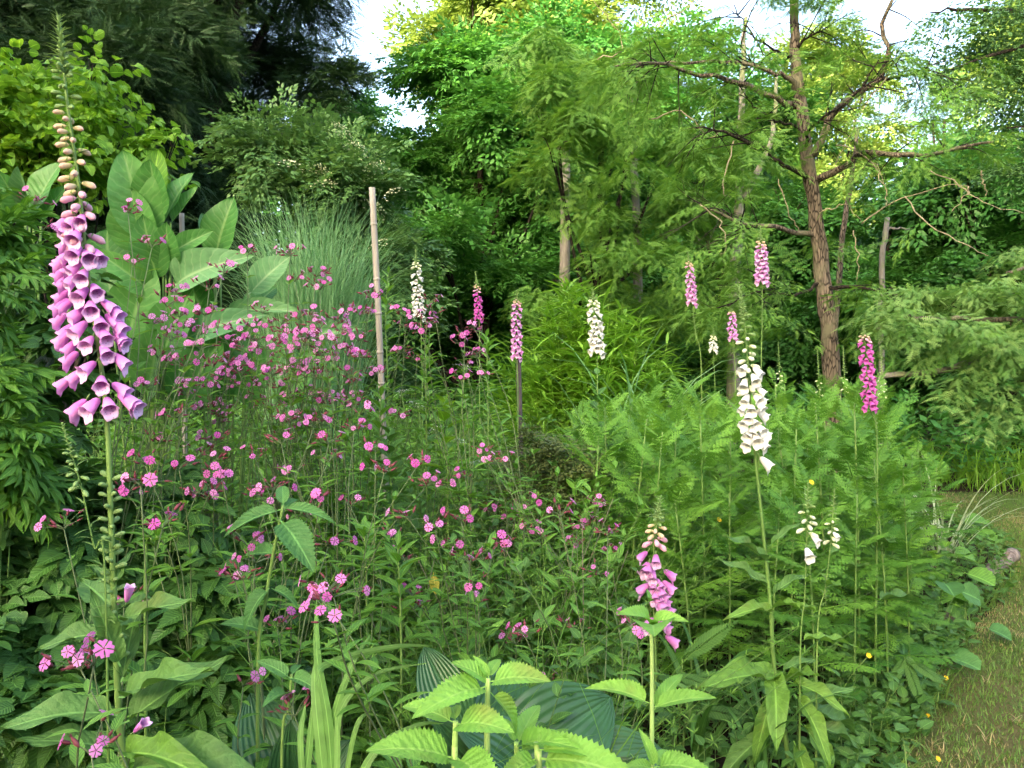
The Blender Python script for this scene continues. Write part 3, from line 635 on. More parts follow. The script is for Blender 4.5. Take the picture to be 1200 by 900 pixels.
# slim grey trunks
def bare_trunk(name, label, paths, mat='bark_g', twigs=6, cat='tree', group=None):
    base = np.array(paths[0][0][0]) * [1, 1, 0]; t = thing(name, label, cat, base, group)
    for i, (pts, r0, r1) in enumerate(paths):
        g = Geo(); n = 14; q = spline(pts, n); q[1:-1] += rng.normal(size=(n - 2, 3)) * .008; g.tube(q, np.linspace(r0, r1, n) * U(.92, 1.08, n), 8)
        g.build('trunk' if i == 0 else 'limb', M[mat], t, base)
    return t
def gp(px, py, D): return P(px, py, D)
bare_trunk('forked_trunk', 'slim grey trunk that forks in two left of the bare brown trunk', [
    ([G(858, 10), gp(862, 330, 10), gp(866, 240, 10)], .085, .065), ([gp(866, 240, 10), gp(868, 150, 10), gp(871, 60, 10), gp(874, 20, 10)], .055, .02), ([gp(866, 240, 10), gp(885, 205, 10), gp(905, 160, 10), gp(910, 90, 10)], .05, .02)])
bare_trunk('dead_trunk', 'short pale broken trunk right of the bare brown trunk', [([G(1033, 9), gp(1033, 330, 9), gp(1040, 255, 9)], .034, .028), ([gp(1038, 268, 9), gp(1066, 268, 9)], .015, .006)])
bare_trunk('slim_trunk', 'slim mossy leaning stem close beside the bare brown trunk', [([G(965, 8.6), gp(985, 300, 8.6), gp(997, 215, 8.6), gp(1005, 150, 8.6)], .035, .02)], 'bark')
bare_trunk('slim_trunk', 'pale trunk glimpsed through the feathery conifer', [([G(745, 9.9), gp(748, 300, 9.9), gp(740, 130, 10.2), gp(742, 70, 10.3)], .07, .03)])
bare_trunk('slim_trunk', 'tall grey trunk rising at the top left of the feathery conifer', [([G(662, 11), gp(662, 160, 11), gp(658, 190, 11.1), gp(656, 130, 11.2)], .08, .05)])

# the bare brown tree with crooked limbs
DT = 7.0
t0 = G(975, DT); bt = thing('larch_tree', 'bare brown trunk with crooked limbs and thin feathery foliage on the right', 'tree', t0)
def tubep(name, pts, r0, r1, mat, parent, origin, n=22, sides=9, jit=.006, pw=1.0):
    g = Geo(); q = spline(pts, n); q[1:-1] += rng.normal(size=(n - 2, 3)) * jit
    g.tube(q, (r0 + (r1 - r0) * np.linspace(0, 1, n) ** pw) * U(.93, 1.07, n), sides); return g.build(name, M[mat], parent, origin)
tubep('trunk', [G(978, DT), gp(974, 420, DT), gp(968, 360, DT), gp(958, 270, DT), gp(948, 200, DT), gp(938, 120, DT), gp(932, 70, DT), gp(930, 20, DT), gp(932, -80, DT)], .080, .034, 'bark', bt, t0, 30, 12)
LIMBS = [
    [(950, 185, 7), (965, 160, 6.9), (972, 140, 6.9), (990, 120, 6.8), (1020, 100, 6.7), (1035, 85, 6.7), (1041, 60, 6.6), (1034, 30, 6.6), (1045, 5, 6.5), (1055, -20, 6.5)],
    [(955, 212, 7), (990, 195, 6.8), (1012, 179, 6.6), (1060, 181, 6.4), (1110, 176, 6.3), (1165, 166, 6.2)],
    [(933, 125, 7), (915, 118, 6.9), (890, 105, 6.8), (860, 95, 6.7), (810, 85, 6.6), (770, 74, 6.5), (720, 78, 6.5)],
    [(933, 110, 7), (925, 92, 6.9), (905, 85, 6.8), (880, 75, 6.8), (840, 72, 6.7), (790, 74, 6.6), (745, 78, 6.6)],
    [(950, 210, 7), (920, 195, 6.8), (895, 175, 6.7), (870, 163, 6.6), (840, 153, 6.5), (815, 150, 6.4)],
    [(957, 275, 7), (925, 272, 6.8), (895, 263, 6.6), (870, 263, 6.5), (845, 250, 6.4), (825, 243, 6.3)],
    [(1034, 92, 6.7), (1055, 90, 6.6), (1075, 84, 6.5), (1090, 76, 6.4)],
    [(945, 175, 7), (950, 150, 6.7), (985, 125, 6.5), (1010, 100, 6.4), (1030, 70, 6.3)],
    [(932, 60, 7), (945, 45, 6.9), (975, 30, 6.8)], [(930, 70, 7), (910, 60, 6.9), (880, 40, 6.8), (860, 5, 6.7)],
    [(965, 330, 7), (930, 345, 6.8), (890, 340, 6.6), (850, 360, 6.4)], [(966, 340, 7), (1000, 335, 6.7), (1050, 345, 6.4), (1110, 360, 6.2), (1180, 350, 6)],
    [(940, 150, 7), (905, 140, 6.8), (880, 120, 6.7)]]
rr = [.038, .034, .030, .026, .022, .026, .014, .014, .014, .014, .016, .018, .012]
TW, TE, TD = Geo(), [], []
for l, r in zip(LIMBS, rr):
    q = spline([gp(*k) for k in l], 30)
    for k in range(13 if len(l) > 4 else 8):
        i = rng.integers(8, 29); t_ = nrm(q[min(29, i + 1)] - q[i - 1]); d = nrm(t_ * U(.2, .9) + rng.normal(size=3) * [.7, .8, .55]); L = U(.18, .55)
        e = q[i] + d * L + [0, 0, -.25 * L * L]; c = spline([q[i], q[i] + d * L * .5 + rng.normal(size=3) * .02, e], 7); TW.tube(c, np.linspace(min(.007, r * .5), .0015, 7), 4, cap=False)
        TE += [c[4], e, e]; TD += [d, d, d + rng.normal(size=3) * .5]
        for _ in range(3):
            j = rng.integers(2, 6); d2 = nrm(d + rng.normal(size=3) * .7); e2 = c[j] + d2 * L * U(.3, .6); TW.tube([c[j], (c[j] + e2) / 2 + [0, 0, .01], e2], [.003, .002, .001], 3, cap=False); TE.append(e2); TD.append(d2)
TW.build('twig_spray', M['bark_d'], bt, t0)
for l, r in zip(LIMBS, rr): tubep('limb', [gp(*q) for q in l], r, r * .3, 'bark' if r > .022 else 'bark_d', bt, t0, 20, 7, .008)
# thin pale dead twigs hanging from the limbs
for l in [[(1010, 180, 6.6), (1030, 205, 6.5), (1040, 235, 6.4), (1038, 238, 6.4)], [(980, 170, 6.7), (1000, 175, 6.6), (1030, 200, 6.5), (1040, 230, 6.4)], [(1010, 262, 6.5), (1050, 235, 6.4), (1100, 220, 6.3), (1135, 218, 6.2)],
          [(1090, 200, 6.3), (1120, 215, 6.2), (1150, 235, 6.1), (1200, 250, 6)], [(1060, 230, 6.3), (1090, 265, 6.2), (1140, 290, 6.1), (1158, 300, 6)], [(1135, 218, 6.2), (1132, 230, 6.2), (1115, 248, 6.2)],
          [(860, 165, 6.6), (850, 200, 6.5), (848, 225, 6.4), (856, 232, 6.4)], [(912, 210, 6.8), (925, 250, 6.7), (940, 275, 6.7)], [(1040, 90, 6.6), (1020, 115, 6.5), (1000, 150, 6.5), (985, 180, 6.5), (978, 200, 6.5)],
          [(820, 240, 6.3), (845, 262, 6.3), (850, 290, 6.3), (845, 300, 6.3)], [(760, 140, 6.6), (800, 130, 6.6), (830, 160, 6.5), (845, 150, 6.5)], [(700, 70, 6.6), (730, 60, 6.6), (715, 25, 6.6), (695, 0, 6.6)], [(780, 25, 6.7), (815, 0, 6.7), (830, -20, 6.7)],
          [(1000, 270, 6.6), (1006, 300, 6.6), (1004, 330, 6.6)], [(960, 250, 6.8), (990, 240, 6.7), (1010, 262, 6.6)], [(1150, 200, 6.2), (1155, 230, 6.2)]]:
    tubep('twig', [gp(*q) for q in l], .006, .002, 'twig', bt, t0, 14, 5, .008)
bl = [(*gp(px, py, D), r, r * .4) for px, py, D, r in [(930, 0, 6.9, .4), (965, -10, 6.8, .35), (895, 0, 6.9, .35), (985, 10, 6.9, .25), (1010, 45, 6.8, .2), (880, 60, 6.8, .15),
    (760, 85, 6.6, .3), (700, 90, 6.6, .3), (800, 95, 6.7, .25), (830, 165, 6.5, .15), (880, 345, 6.6, .3), (840, 370, 6.4, .3), (930, 340, 6.7, .25), (910, 385, 6.8, .25), (1010, 340, 6.6, .3), (1060, 350, 6.4, .3), (1000, 130, 6.9, .25), (990, 290, 7.2, .25), (910, 60, 7.1, .3), (1000, 60, 7, .2), (860, 110, 6.8, .2), (1060, 170, 6.5, .2), (900, 190, 6.9, .25), (1020, 220, 6.8, .25), (1100, 190, 6.4, .2), (890, 270, 6.9, .25), (1060, 280, 6.6, .25), (940, 400, 6.8, .25), (1000, 400, 6.5, .2), (870, 400, 6.6, .2), (1110, 355, 6.2, .3), (1160, 345, 6.1, .3)]]
gc = crown_geo(bl, 105, (.22, .42), SP_lar2, T_feather2, droop=.2, flat=.2, rmin=.1, upj=.5)
TE, TD = np.array(TE), nrm(np.array(TD)) * [1, 1, .4] - [0, 0, .25]; sel = rng.random(len(TE)) < .40; TE, TD = TE[sel], TD[sel]
gc.inst(T_feather2, compose(frames(TE - nrm(TD) * .05, TD, np.array([0, 0, 1.]) + rng.normal(size=TE.shape) * .3, S3(U(.16, .34, len(TE)))), SP_lar2[0])); gc.build('crown', M['larch'], bt, t0)
# drooping yellowish boughs from a larch outside the frame
t1 = G(1420, 6.4); lt = thing('larch_tree', 'low drooping yellowish feathery boughs reaching in from the right edge', 'tree', t1)
tubep('trunk', [t1, t1 + [0, 0, 3], t1 + [.05, 0, 7]], .16, .06, 'bark', lt, t1, 16, 10)
for l, r in [([(1420, 330, 6.4), (1300, 375, 6.1), (1200, 374, 5.9), (1100, 373, 5.8), (1060, 372, 5.8)], .03), ([(1420, 380, 6.4), (1260, 390, 6.2), (1185, 405, 6.1), (1140, 423, 6.0), (1085, 438, 6.0), (1040, 440, 6.0), (1025, 452, 6)], .04), ([(1180, 372, 5.9), (1192, 392, 5.9)], .012), ([(1420, 300, 6.4), (1280, 300, 6.2), (1180, 320, 6.0)], .03)]:
    tubep('limb', [gp(*q) for q in l], r, r * .4, 'bark' if r < .04 else 'bark_g', lt, t1, 20, 7, .006)
bl = [(*gp(px, py, D), r, r * .3) for px, py, D, r in [(1180, 340, 5.9, .3), (1190, 300, 6.2, .3), (1120, 385, 5.8, .3), (1080, 375, 5.8, .25), (1160, 400, 5.8, .3), (1200, 385, 5.8, .3), (1180, 430, 5.8, .3), (1130, 450, 5.9, .25), (1210, 455, 5.8, .25), (1160, 475, 5.9, .25),
    (1050, 395, 5.9, .2), (1080, 420, 5.9, .22), (1030, 370, 5.9, .2), (1130, 345, 6, .25), (1075, 345, 6.1, .22), (1240, 420, 5.9, .3), (1200, 490, 5.9, .22)]]
crown_geo([(x, y, z, r * 1.15, q * .55) for x, y, z, r, q in bl], 200, (.2, .42), SP_lar2, T_feather2, droop=.3, flat=.1, rmin=.1).build('crown', M['larch_y'], lt, t1)
# overhanging broadleaf branches, upper right
t2 = G(1480, 7.5); ot = thing('broadleaf_tree', 'overhanging small leaved branches against the sky at the upper right', 'tree', t2)
tubep('trunk', [t2, t2 + [0, 0, 4], t2 + [-.1, 0, 8]], .2, .1, 'bark_d', ot, t2, 16, 10)
for l in [[(1480, 60, 7.5), (1300, 30, 7.2), (1180, 60, 7), (1090, 90, 6.9)], [(1480, 0, 7.5), (1250, 20, 7.2), (1150, 10, 7), (1090, 15, 7)], [(1480, 130, 7.5), (1300, 130, 7.2), (1180, 150, 7.1)]]:
    tubep('limb', [gp(*q) for q in l], .04, .006, 'bark_d', ot, t2, 16, 6, .01)
bl = [(*gp(px, py, 7.1 + U(-.4, .6)), r, r * .6) for px, py, r in [(1190, 20, .35), (1160, 60, .3), (1200, 90, .35), (1120, 60, .2), (1130, 20, .25), (1180, 130, .3), (1100, 85, .15), (1210, 160, .3), (1090, 40, .12), (1150, 110, .22), (1075, 70, .12), (1190, 200, .3), (1080, 15, .1)]]
crown_geo(bl, 260, (.3, .5), [spray(6, 3, s=.11) for _ in range(3)], T_four, rmin=.1, droop=.3).build('crown', M['elder'], ot, t2)

# far wood closing the view, and unseen wood added behind to block the sun
b = []
for px in range(-200, 1500, 55):
    top = 330 if 370 < px < 470 else (110 if 520 < px < 790 else 190); D = U(25, 31); x, y, z = P(px, top, D)
    for q in np.linspace(0, 1, 6): b.append((x + U(-.6, .6), y, .8 + (z - 1.2) * q, 1.3, 1.3))
g = crown_geo(b, 5200, (1.0, 1.7), SP_big, T_four, rmin=.4)
tag(g.build('far_woods', M['dkbroad']), 'far wood seen as dark foliage between the trees', 'woods', kind='stuff')
b = []
for i in range(26):
    a = -SUN_AZ + math.pi / 2 + math.radians(-65 + 130 * (i + U(0, 1)) / 26); D = U(38, 44)
    for q in np.linspace(0, 1, 7): b.append((D * math.cos(a) + U(-1, 1), D * math.sin(a) + U(-1, 1), 1.5 + 13.5 * q + U(-.5, .5), 2.6, 2.4))
g = crown_geo(b, 5200, (2.2, 3.4), SP_big, T_four_w, rmin=.2)
tag(g.build('woods', M['dkbroad']), 'unseen tall wood added behind the viewer to keep the garden in shade', 'woods', kind='stuff')

exec_garden = True
# ================================================================== GARDEN PLANTS
# hazel-like lime shrub, upper left
b = [(*P(px, py, D), r, r * .8) for px, py, D, r in [(15, 120, 3.1, .17), (50, 110, 3.2, .16), (110, 105, 3.2, .14), (30, 165, 3.0, .2), (80, 150, 3.1, .2), (130, 145, 3.2, .16), (155, 180, 3.2, .12), (100, 185, 3.1, .18), (170, 170, 3.2, .08), (50, 195, 3.1, .18), (205, 165, 3.2, .05), (-20, 150, 3.0, .22), (140, 205, 3.2, .14), (15, 75, 3.2, .05), (108, 75, 3.2, .05), (0, 210, 3, .15)]]
tree('hazel_shrub', 'lime green broad leaved shrub at the upper left before the yew', G(70, 3.2), b, 210, (.14, .25), [spray(4, 2, s=.22, lrel=.35) for _ in range(3)], T_cord, 'lime', (.03, 2.1), 'bark_d', limbs=12, cat='shrub', rmin=.3)
# lanceolate-leaved shrub at the left edge and dark shrub below it
b = [(*P(px, py, D), r, r) for px, py, D, r in [(-10, 290, 1.9, .07), (-30, 340, 1.8, .10), (0, 400, 1.9, .08), (-25, 440, 1.8, .10), (5, 480, 1.8, .07), (-10, 520, 1.75, .09), (15, 540, 1.85, .07), (-40, 270, 1.9, .09), (0, 575, 1.8, .08)]]
tree('leafy_shrub', 'light green shrub with narrow pointed leaves along the left edge', G(-10, 1.85), b, 170, (.10, .17), SP_lance, T_lance, 'shrub_l', (.012, 1.2), 'stem', limbs=9, cat='shrub', rmin=.2)
b = [(*P(px, py, D), r, r) for px, py, D, r in [(10, 640, 2.0, .16), (60, 600, 2.1, .16), (50, 700, 1.95, .16), (0, 760, 1.8, .16), (110, 640, 2.15, .15), (100, 740, 1.9, .14), (200, 700, 2.1, .16), (170, 600, 2.2, .13), (30, 850, 1.7, .15), (230, 800, 1.9, .15), (150, 820, 1.85, .15), (-30, 700, 1.9, .15), (250, 680, 2.1, .12), (60, 540, 2.2, .12), (40, 470, 2.3, .14), (70, 400, 2.4, .12), (20, 330, 2.4, .12)]]
tree('leafy_shrub', 'dark shaded shrub with oval leaves behind the large foxglove stem', G(80, 2.1), b, 270, (.15, .25), SP_lance, T_ovate, 'shrub_d', (.015, .8), 'stem', limbs=10, cat='shrub', rmin=.2)
# small dark twiggy bush in the middle
b = [(*P(px, py, D), r, r) for px, py, D, r in [(620, 560, 3.4, .12), (655, 545, 3.4, .12), (640, 590, 3.3, .13), (610, 600, 3.3, .1), (670, 580, 3.4, .11), (630, 520, 3.5, .09), (690, 560, 3.5, .08)]]
M['boxleaf'] = leaf_mat('tiny_dark_leaf', (0.045, 0.085, 0.02), (0.12, 0.15, 0.04), trans=.2)
tree('twiggy_bush', 'small dark twiggy bush with tiny leaves in the middle of the bed', G(640, 3.4), b, 190, (.10, .18), SP_b, T_four, 'boxleaf', (.015, .8), 'bark_d', limbs=7, cat='bush', rmin=.3)

# ---- undergrowth between the flowers
def canopy(px, D):
    return np.interp(D, [1.2, 1.6, 2.2, 3, 4, 5.5], [.54, .67, .80, .94, 1.06, 1.14])
def stems_stuff(name, label, n, leaf, mat, Ls, nn, pxr, Dr, hk, cat='undergrowth', fan=0.5, patch=None, per=2, tilt=.35, stemr=.0022):
    px = U(pxr[0], pxr[1], n * 3); D = np.sqrt(U(Dr[0] ** 2, Dr[1] ** 2, n * 3))
    k = ~((px > 270) & (px < 790) & (D < 1.85))
    if patch is not None: k = k & patch(px, D)
    px, D = px[k], D[k]
    px, D = px[:n], D[:n]
    gs = Geo()
    for a, d in zip(px, D):
        b0 = G(a, d); h = float(canopy(a, d)) * U(.55, 1.05) * hk; ln = rng.normal(size=2) * tilt * h * .5
        top = b0 + [ln[0], ln[1], h]; q = spline([b0, (b0 + top) / 2 + [-ln[0] * .25, -ln[1] * .25, .03], top], 5)
        gs.tube(q, np.linspace(stemr, stemr * .5, 5), 3, m=1, cap=False)
        zs = np.linspace(.30, 1, nn); pos = np.stack([np.interp(zs, np.linspace(0, 1, 5), q[:, i]) for i in range(3)], -1)
        pos = np.repeat(pos, per, 0); k = len(pos); an = (np.arange(k) // per) * 1.57 + (np.arange(k) % per) * (2 * np.pi / per) + U(-.4, .4, k) + U(0, 6)
        el = U(-.2, .7, k) + np.repeat(zs, per) ** 3 * .7
        dirs = np.stack([np.cos(an), np.sin(an), el], -1); s = U(Ls[0], Ls[1], k) * (1.1 - .45 * np.repeat(zs, per))
        gs.inst(leaf, frames(pos, dirs, np.array([0, 0, 1.]) + rng.normal(size=(k, 3)) * .25, S3(s)))
    return tag(gs.build(name, [M[mat], M['stem']]), label, cat, kind='stuff')
def edge_plants(n):
    gs = Geo(); k = rng.integers(0, 34, n); k = k[(rng.random(n) < .3) | (np.abs(ed[k, 1] - 4.75) > .85)]; n = len(k); p = ed[k] + np.stack([U(-.30, .05, n), U(-.06, .06, n), U(.01, .12, n)], -1)
    a = U(0, 6.28, n); gs.inst(T_ovate, frames(p, np.stack([np.cos(a), np.sin(a), U(.0, .9, n)], -1), np.array([0, 0, 1.]) + rng.normal(size=(n, 3)) * .3, S3(U(.03, .085, n))))
    for _ in range(90):
        q = ed[rng.integers(0, 34)] + [U(-.22, .06), U(-.05, .05), 0]; blades(gs, q, 9, (.06, .22), .03, (.1, .8), (.2, 1.2), .005, 4, m=1)
    tag(gs.build('edge_foliage', [M['weed_b'], M['grass']]), 'small leaves and grass spilling over the edge of the lawn', 'undergrowth', kind='stuff')
edge_plants(2600)
gs = Geo()
for _ in range(90):
    q = G(U(480, 720), U(2.4, 4.2), 0); e = q + [U(-.3, .3), U(-.2, .2), U(.5, .95)]; gs.tube(spline([q, (q + e) / 2 + [U(-.08, .08), 0, 0], e], 7), np.linspace(.0022, .001, 7), 3)
tag(gs.build('dry_stems', M['twig']), 'dry brown dead stems among the weeds', 'dead stems', kind='stuff')
wave1 = lambda px, D: np.sin(px * .02 + D * 2.1) + np.sin(px * .007 - D * 3.3) + rng.normal(size=len(px)) * .5
notlawn = lambda px, D: ~on_lawn((px - 600) / FPX * D, D) & ~((px > 1085) & (D > 4.9))
stems_stuff('campion_foliage', 'mixed pointed campion leaves covering the bed', 1500, T_lance, 'weed_a', (.06, .11), 7, (120, 720), (1.5, 6), 1.0, patch=lambda p, d: wave1(p, d) > -.3)
stems_stuff('nettle_foliage', 'oval toothed weed leaves covering the bed', 1000, T_ovate, 'weed_b', (.05, .09), 7, (-60, 720), (1.3, 5), .95, patch=lambda p, d: wave1(p, d) < .3)
stems_stuff('bedstraw_foliage', 'fine narrow leaved weeds threading through the bed', 1200, T_narrow, 'weed_c', (.02, .04), 12, (330, 760), (1.7, 6), 1.02, per=5, tilt=.8, stemr=.0012)
stems_stuff('low_foliage', 'low leafy ground cover at the right of the bed', 1900, T_ovate, 'weed_b', (.04, .08), 5, (600, 1200), (1.9, 8), .36, patch=notlawn)
stems_stuff('far_foliage', 'leafy green ground cover beyond the lawn strip', 900, T_four, 'beech', (.12, .22), 6, (-100, 1350), (8.6, 12), .9)
gs = Geo()
for _ in range(260):
    a = U(280, 760); d = math.sqrt(U(2.2, 25)); blades(gs, G(a, d, .2), 2, (.5, .9), .05, (.1, .9), (.1, .9), .004, 6)
tag(gs.build('grass_stems', M['weed_c']), 'thin wild grass stems crossing the bed', 'grass', kind='stuff')

# ---- big-leaved plant on the left
T_bigA = leafT(0.62, 0.8, 0.50, 14, 3, .25, .18, wave=.03, pet=.05); T_bigB = leafT(0.55, 0.85, 0.46, 14, 3, .35, .55, wave=.03, pet=.05); T_bigC = leafT(.6, .8, .48, 14, 3, .3, -.1, wave=.03, pet=.05)
def leaf_at(name, parent, origin, b, t, wscale, T, mat, up=(0, -1, .45), roll=0.0):
    b, t = np.asarray(b), np.asarray(t); d = t - b; L = np.linalg.norm(d); up = np.asarray(up, float) + np.cross(nrm(d), up) * roll
    g = Geo(); g.inst(T, frames([b], [d], [up], np.array([[L * wscale, L, L]]))); return g.build(name, M[mat], parent, origin)
def big_plant(label, base, leaves, D, group=None):
    o = G(base, D); t = thing('broad_leaved_plant', label, 'plant', o, group)
    for (bx, by, tx, ty, w, T, mt, dd, roll) in leaves:
        b = P(bx, by, D + .02); e = P(tx, ty, D + dd); leaf_at('leaf', t, o, b, e, w, T, mt, roll=roll)
        s = o + [(b[0] - o[0]) * .25, U(-.06, .06), 0]
        g = Geo(); q = spline([s, [s[0] * .5 + b[0] * .5, D, b[2] * .55], b], 8); g.tube(q, np.linspace(.006, .004, 8), 5); g.build('stalk', M['stem'], t, o)
big_plant('broad leaved plant with tall upright leaves beside the large purple foxglove', 185, [
    (175, 285, 143, 176, 1.1, T_bigA, 'big', -.1, .3), (185, 262, 180, 186, 1.3, T_bigC, 'big', -.05, -.1), (192, 262, 218, 196, 1.0, T_bigA, 'big', .05, -.4), (200, 262, 236, 222, .8, T_bigC, 'big', .05, -.3), (165, 300, 148, 222, 1.5, T_bigA, 'big', -.08, 0),
    (178, 310, 200, 262, 1.1, T_bigC, 'big_pale', 0, -.3), (185, 330, 165, 255, 1.1, T_bigA, 'big', -.1, .2), (200, 320, 190, 265, 1.2, T_bigA, 'big', -.1, .1), (170, 262, 188, 180, .9, T_bigC, 'lime', .1, .2), (190, 420, 215, 340, 1.2, T_bigA, 'big', -.1, .1), (150, 400, 170, 310, 1.3, T_bigA, 'big', -.05, .2), (170, 470, 195, 385, 1.3, T_bigC, 'big', -.1, -.2), (210, 480, 250, 400, 1.2, T_bigA, 'big', -.1, .2), (130, 350, 120, 260, 1.3, T_bigA, 'big', .1, .1), (205, 335, 252, 292, 1.1, T_bigB, 'big_pale', -.15, .2), (175, 340, 128, 300, 1.1, T_bigB, 'big', -.15, -.2), (195, 300, 245, 268, .8, T_bigA, 'big', .0, .3), (215, 400, 268, 362, .9, T_bigB, 'big_pale', -.15, .2)], 2.9)
big_plant('broad leaved plant with one large pale leaf right of the twin leaf plant', 265, [
    (252, 305, 266, 230, 1.25, T_bigA, 'big', -.05, -.1), (258, 300, 284, 246, .9, T_bigC, 'big_pale', .05, -.3), (250, 292, 236, 252, .9, T_bigC, 'big_pale', .05, .4), (292, 345, 334, 298, 1.15, T_bigA, 'big_pale', -.02, .1), (262, 366, 345, 356, .45, T_bigA, 'big_pale', -.05, -.1),
    (240, 372, 212, 310, 1.2, T_bigA, 'big', -.1, .1), (232, 345, 226, 300, 1.5, T_bigA, 'big_pale', -.1, .1), (345, 398, 420, 380, .4, T_bigA, 'big_pale', -.05, .1), (262, 430, 292, 372, 1.2, T_bigA, 'big', -.1, 0), (290, 372, 320, 330, 1.3, T_bigA, 'big', .1, -.2), (345, 420, 392, 412, .6, T_bigA, 'big', .05, 0), (300, 440, 330, 400, 1.2, T_bigA, 'big', 0, 0), (255, 480, 245, 400, 1.3, T_bigA, 'big', -.05, .1), (290, 480, 310, 410, 1.3, T_bigC, 'big', -.05, -.1), (330, 480, 360, 430, 1.2, T_bigA, 'big', 0, -.2), (275, 400, 300, 345, 1.3, T_bigA, 'big', .05, .2)], 3.0)
big_plant('broad leaved plant half hidden at the left edge below the lime shrub', 25, [
    (30, 250, -2, 204, 1.0, T_bigA, 'big', -.1, .2), (35, 250, 26, 192, .8, T_bigC, 'big_pale', -.1, .2), (40, 250, 62, 186, 1.2, T_bigA, 'big', 0, -.2), (20, 262, -30, 230, 1, T_bigA, 'big', -.1, 0), (48, 262, 70, 215, 1.2, T_bigA, 'big', 0, -.2)], 2.7)

# ---- reed clump, bamboo clump, tufts, strap leaves
def clump(name, label, cat, base, parts, group=None):
    t = thing(name, label, cat, base, group)
    for nm, mt, f in parts:
        g = Geo(); f(g); g.build(nm, M[mt], t, base)
    return t
B0 = G(368, 5.6)
clump('reed_grass', 'tall clump of grey green reed grass behind the bamboo cane', 'grass clump', B0, [('blades', 'reed', lambda g: blades(g, B0, 1500, (1.7, 2.6), .25, (.0, .10), (.1, 1.4), .014, 11, p=5)), ('drooping_blades', 'reed', lambda g: blades(g, B0, 120, (1.5, 2.2), .28, (.05, .25), (.6, 2.0), .011, 9, p=2.5))])
B1 = G(690, 5.2)
def bamb(g):
    n = 300; ang = U(0, 6.28, n); r = .46 * np.sqrt(rng.random(n)); h = U(1.2, 2.0, n) * (1.05 - .35 * r / .46)
    for a, q, hh in zip(ang, r, h):
        s = B1 + [q * .7 * math.cos(a), q * .5 * math.sin(a), 0]; e = s + [q * .5 * math.cos(a) + U(-.1, .1), q * .5 * math.sin(a), hh]
        c = spline([s, (s + e) / 2 + [-.03 * math.cos(a), 0, .05], e], 6); g.tube(c, np.linspace(.005, .002, 6), 3, m=0, cap=False)
        k = int(hh * 28); z = np.sort(U(.1, 1, k) ** .7); pos = np.stack([np.interp(z, np.linspace(0, 1, 6), c[:, i]) for i in range(3)], -1); an = U(0, 6.28, k)
        g.inst(T_narrow, frames(pos, np.stack([np.cos(an), np.sin(an), U(-.1, .9, k)], -1), np.array([0, 0, 1.]), np.stack([np.full(k, .13), U(.14, .25, k), np.full(k, .2)], -1)))
clump('bamboo_clump', 'rounded lime green clump of grassy bamboo in the middle', 'bamboo', B1, [('foliage', 'bamboo', bamb), ('blades', 'bamboo', lambda g: blades(g, B1, 200, (.9, 1.9), .36, (.0, .35), (.5, 2.2), .014, 8, p=2.5))])
B2 = G(745, 4.6)
clump('strap_leaved_clump', 'bent strap leaves right of the bamboo clump', 'grass clump', B2, [('blades', 'reed', lambda g: blades(g, B2, 34, (1.0, 1.75), .16, (.0, .35), (.6, 2.4), .024, 10, p=4))])
B3 = G(1105, 5.2)
clump('grass_tuft', 'pale blue green grass tuft beside the lawn', 'grass clump', B3, [('blades', 'sedge', lambda g: blades(g, B3, 34, (.5, .95), .06, (.1, .6), (.4, 1.6), .011, 9, p=2.2))])
B4 = G(818, 2.5)
clump('strap_leaved_clump', 'dark arching strap leaves below the small pink foxglove', 'grass clump', B4, [('blades', 'blade', lambda g: blades(g, B4, 9, (.5, .75), .04, (.0, .3), (1.2, 2.6), .028, 12, p=2.2))])
B5 = G(888, 2.3)
clump('strap_leaved_clump', 'dark strap leaves at the foot of the white foxglove', 'grass clump', B5, [('blades', 'blade', lambda g: blades(g, B5, 7, (.45, .68), .04, (.0, .25), (.8, 2.6), .026, 12, p=3))])
B6 = G(1165, 9.2)
clump('grass_tuft', 'low green grass clump beyond the lawn strip', 'grass clump', B6, [('blades', 'bamboo', lambda g: blades(g, B6, 420, (.35, .75), .8, (.1, .7), (.2, 1.2), .016, 6))])
# iris blades in front
B7 = P(383, 950, 1.25)
def irisb(g):
    for pts, w in [([(392, 960), (385, 850), (372, 770), (371, 700)], .016), ([(385, 960), (374, 860), (369, 800), (372, 765)], .018), ([(372, 800), (378, 781), (420, 766), (470, 757), (508, 757)], .012), ([(395, 900), (400, 830), (440, 790), (500, 777)], .009),
                   ([(400, 960), (440, 880), (490, 850), (520, 848)], .012), ([(350, 960), (362, 880), (368, 810)], .012), ([(395, 960), (388, 860), (412, 780), (434, 744)], .011), ([(360, 960), (352, 870), (358, 825)], .01), ([(400, 940), (420, 846), (450, 838)], .007)]:
        c = spline([P(x, y, 1.22 + .03 * k) for k, (x, y) in enumerate(pts)], 16); n = 16; tt = np.linspace(0, 1, n)
        tan = nrm(np.gradient(c, axis=0)); sd = nrm(np.cross(tan, [0.2, 1, .3])); ww = w * (1 - tt ** 4) * .5 + .0006
        V = np.stack([c - sd * ww[:, None], c + np.array([0, -1, .2]) * (ww * .35)[:, None], c + sd * ww[:, None]], 1)
        q0 = np.arange(n - 1)[:, None] * 3 + np.arange(2)[None]; q = np.stack([q0, q0 + 1, q0 + 4, q0 + 3], -1).reshape(-1, 4)
        A = np.zeros((n, 3, 3)); A[..., 0] = tt[:, None]; A[..., 1] = [-1, 0, 1]; A[..., 2] = U(0, 1)
        g.add(V.reshape(-1, 3), np.concatenate([q[:, [0, 1, 2]], q[:, [0, 2, 3]]]), A.reshape(-1, 3))
clump('iris_clump', 'upright iris blades with one blade snapped over in front', 'iris', B7 * [1, 1, 0], [('blades', 'iris', irisb)])

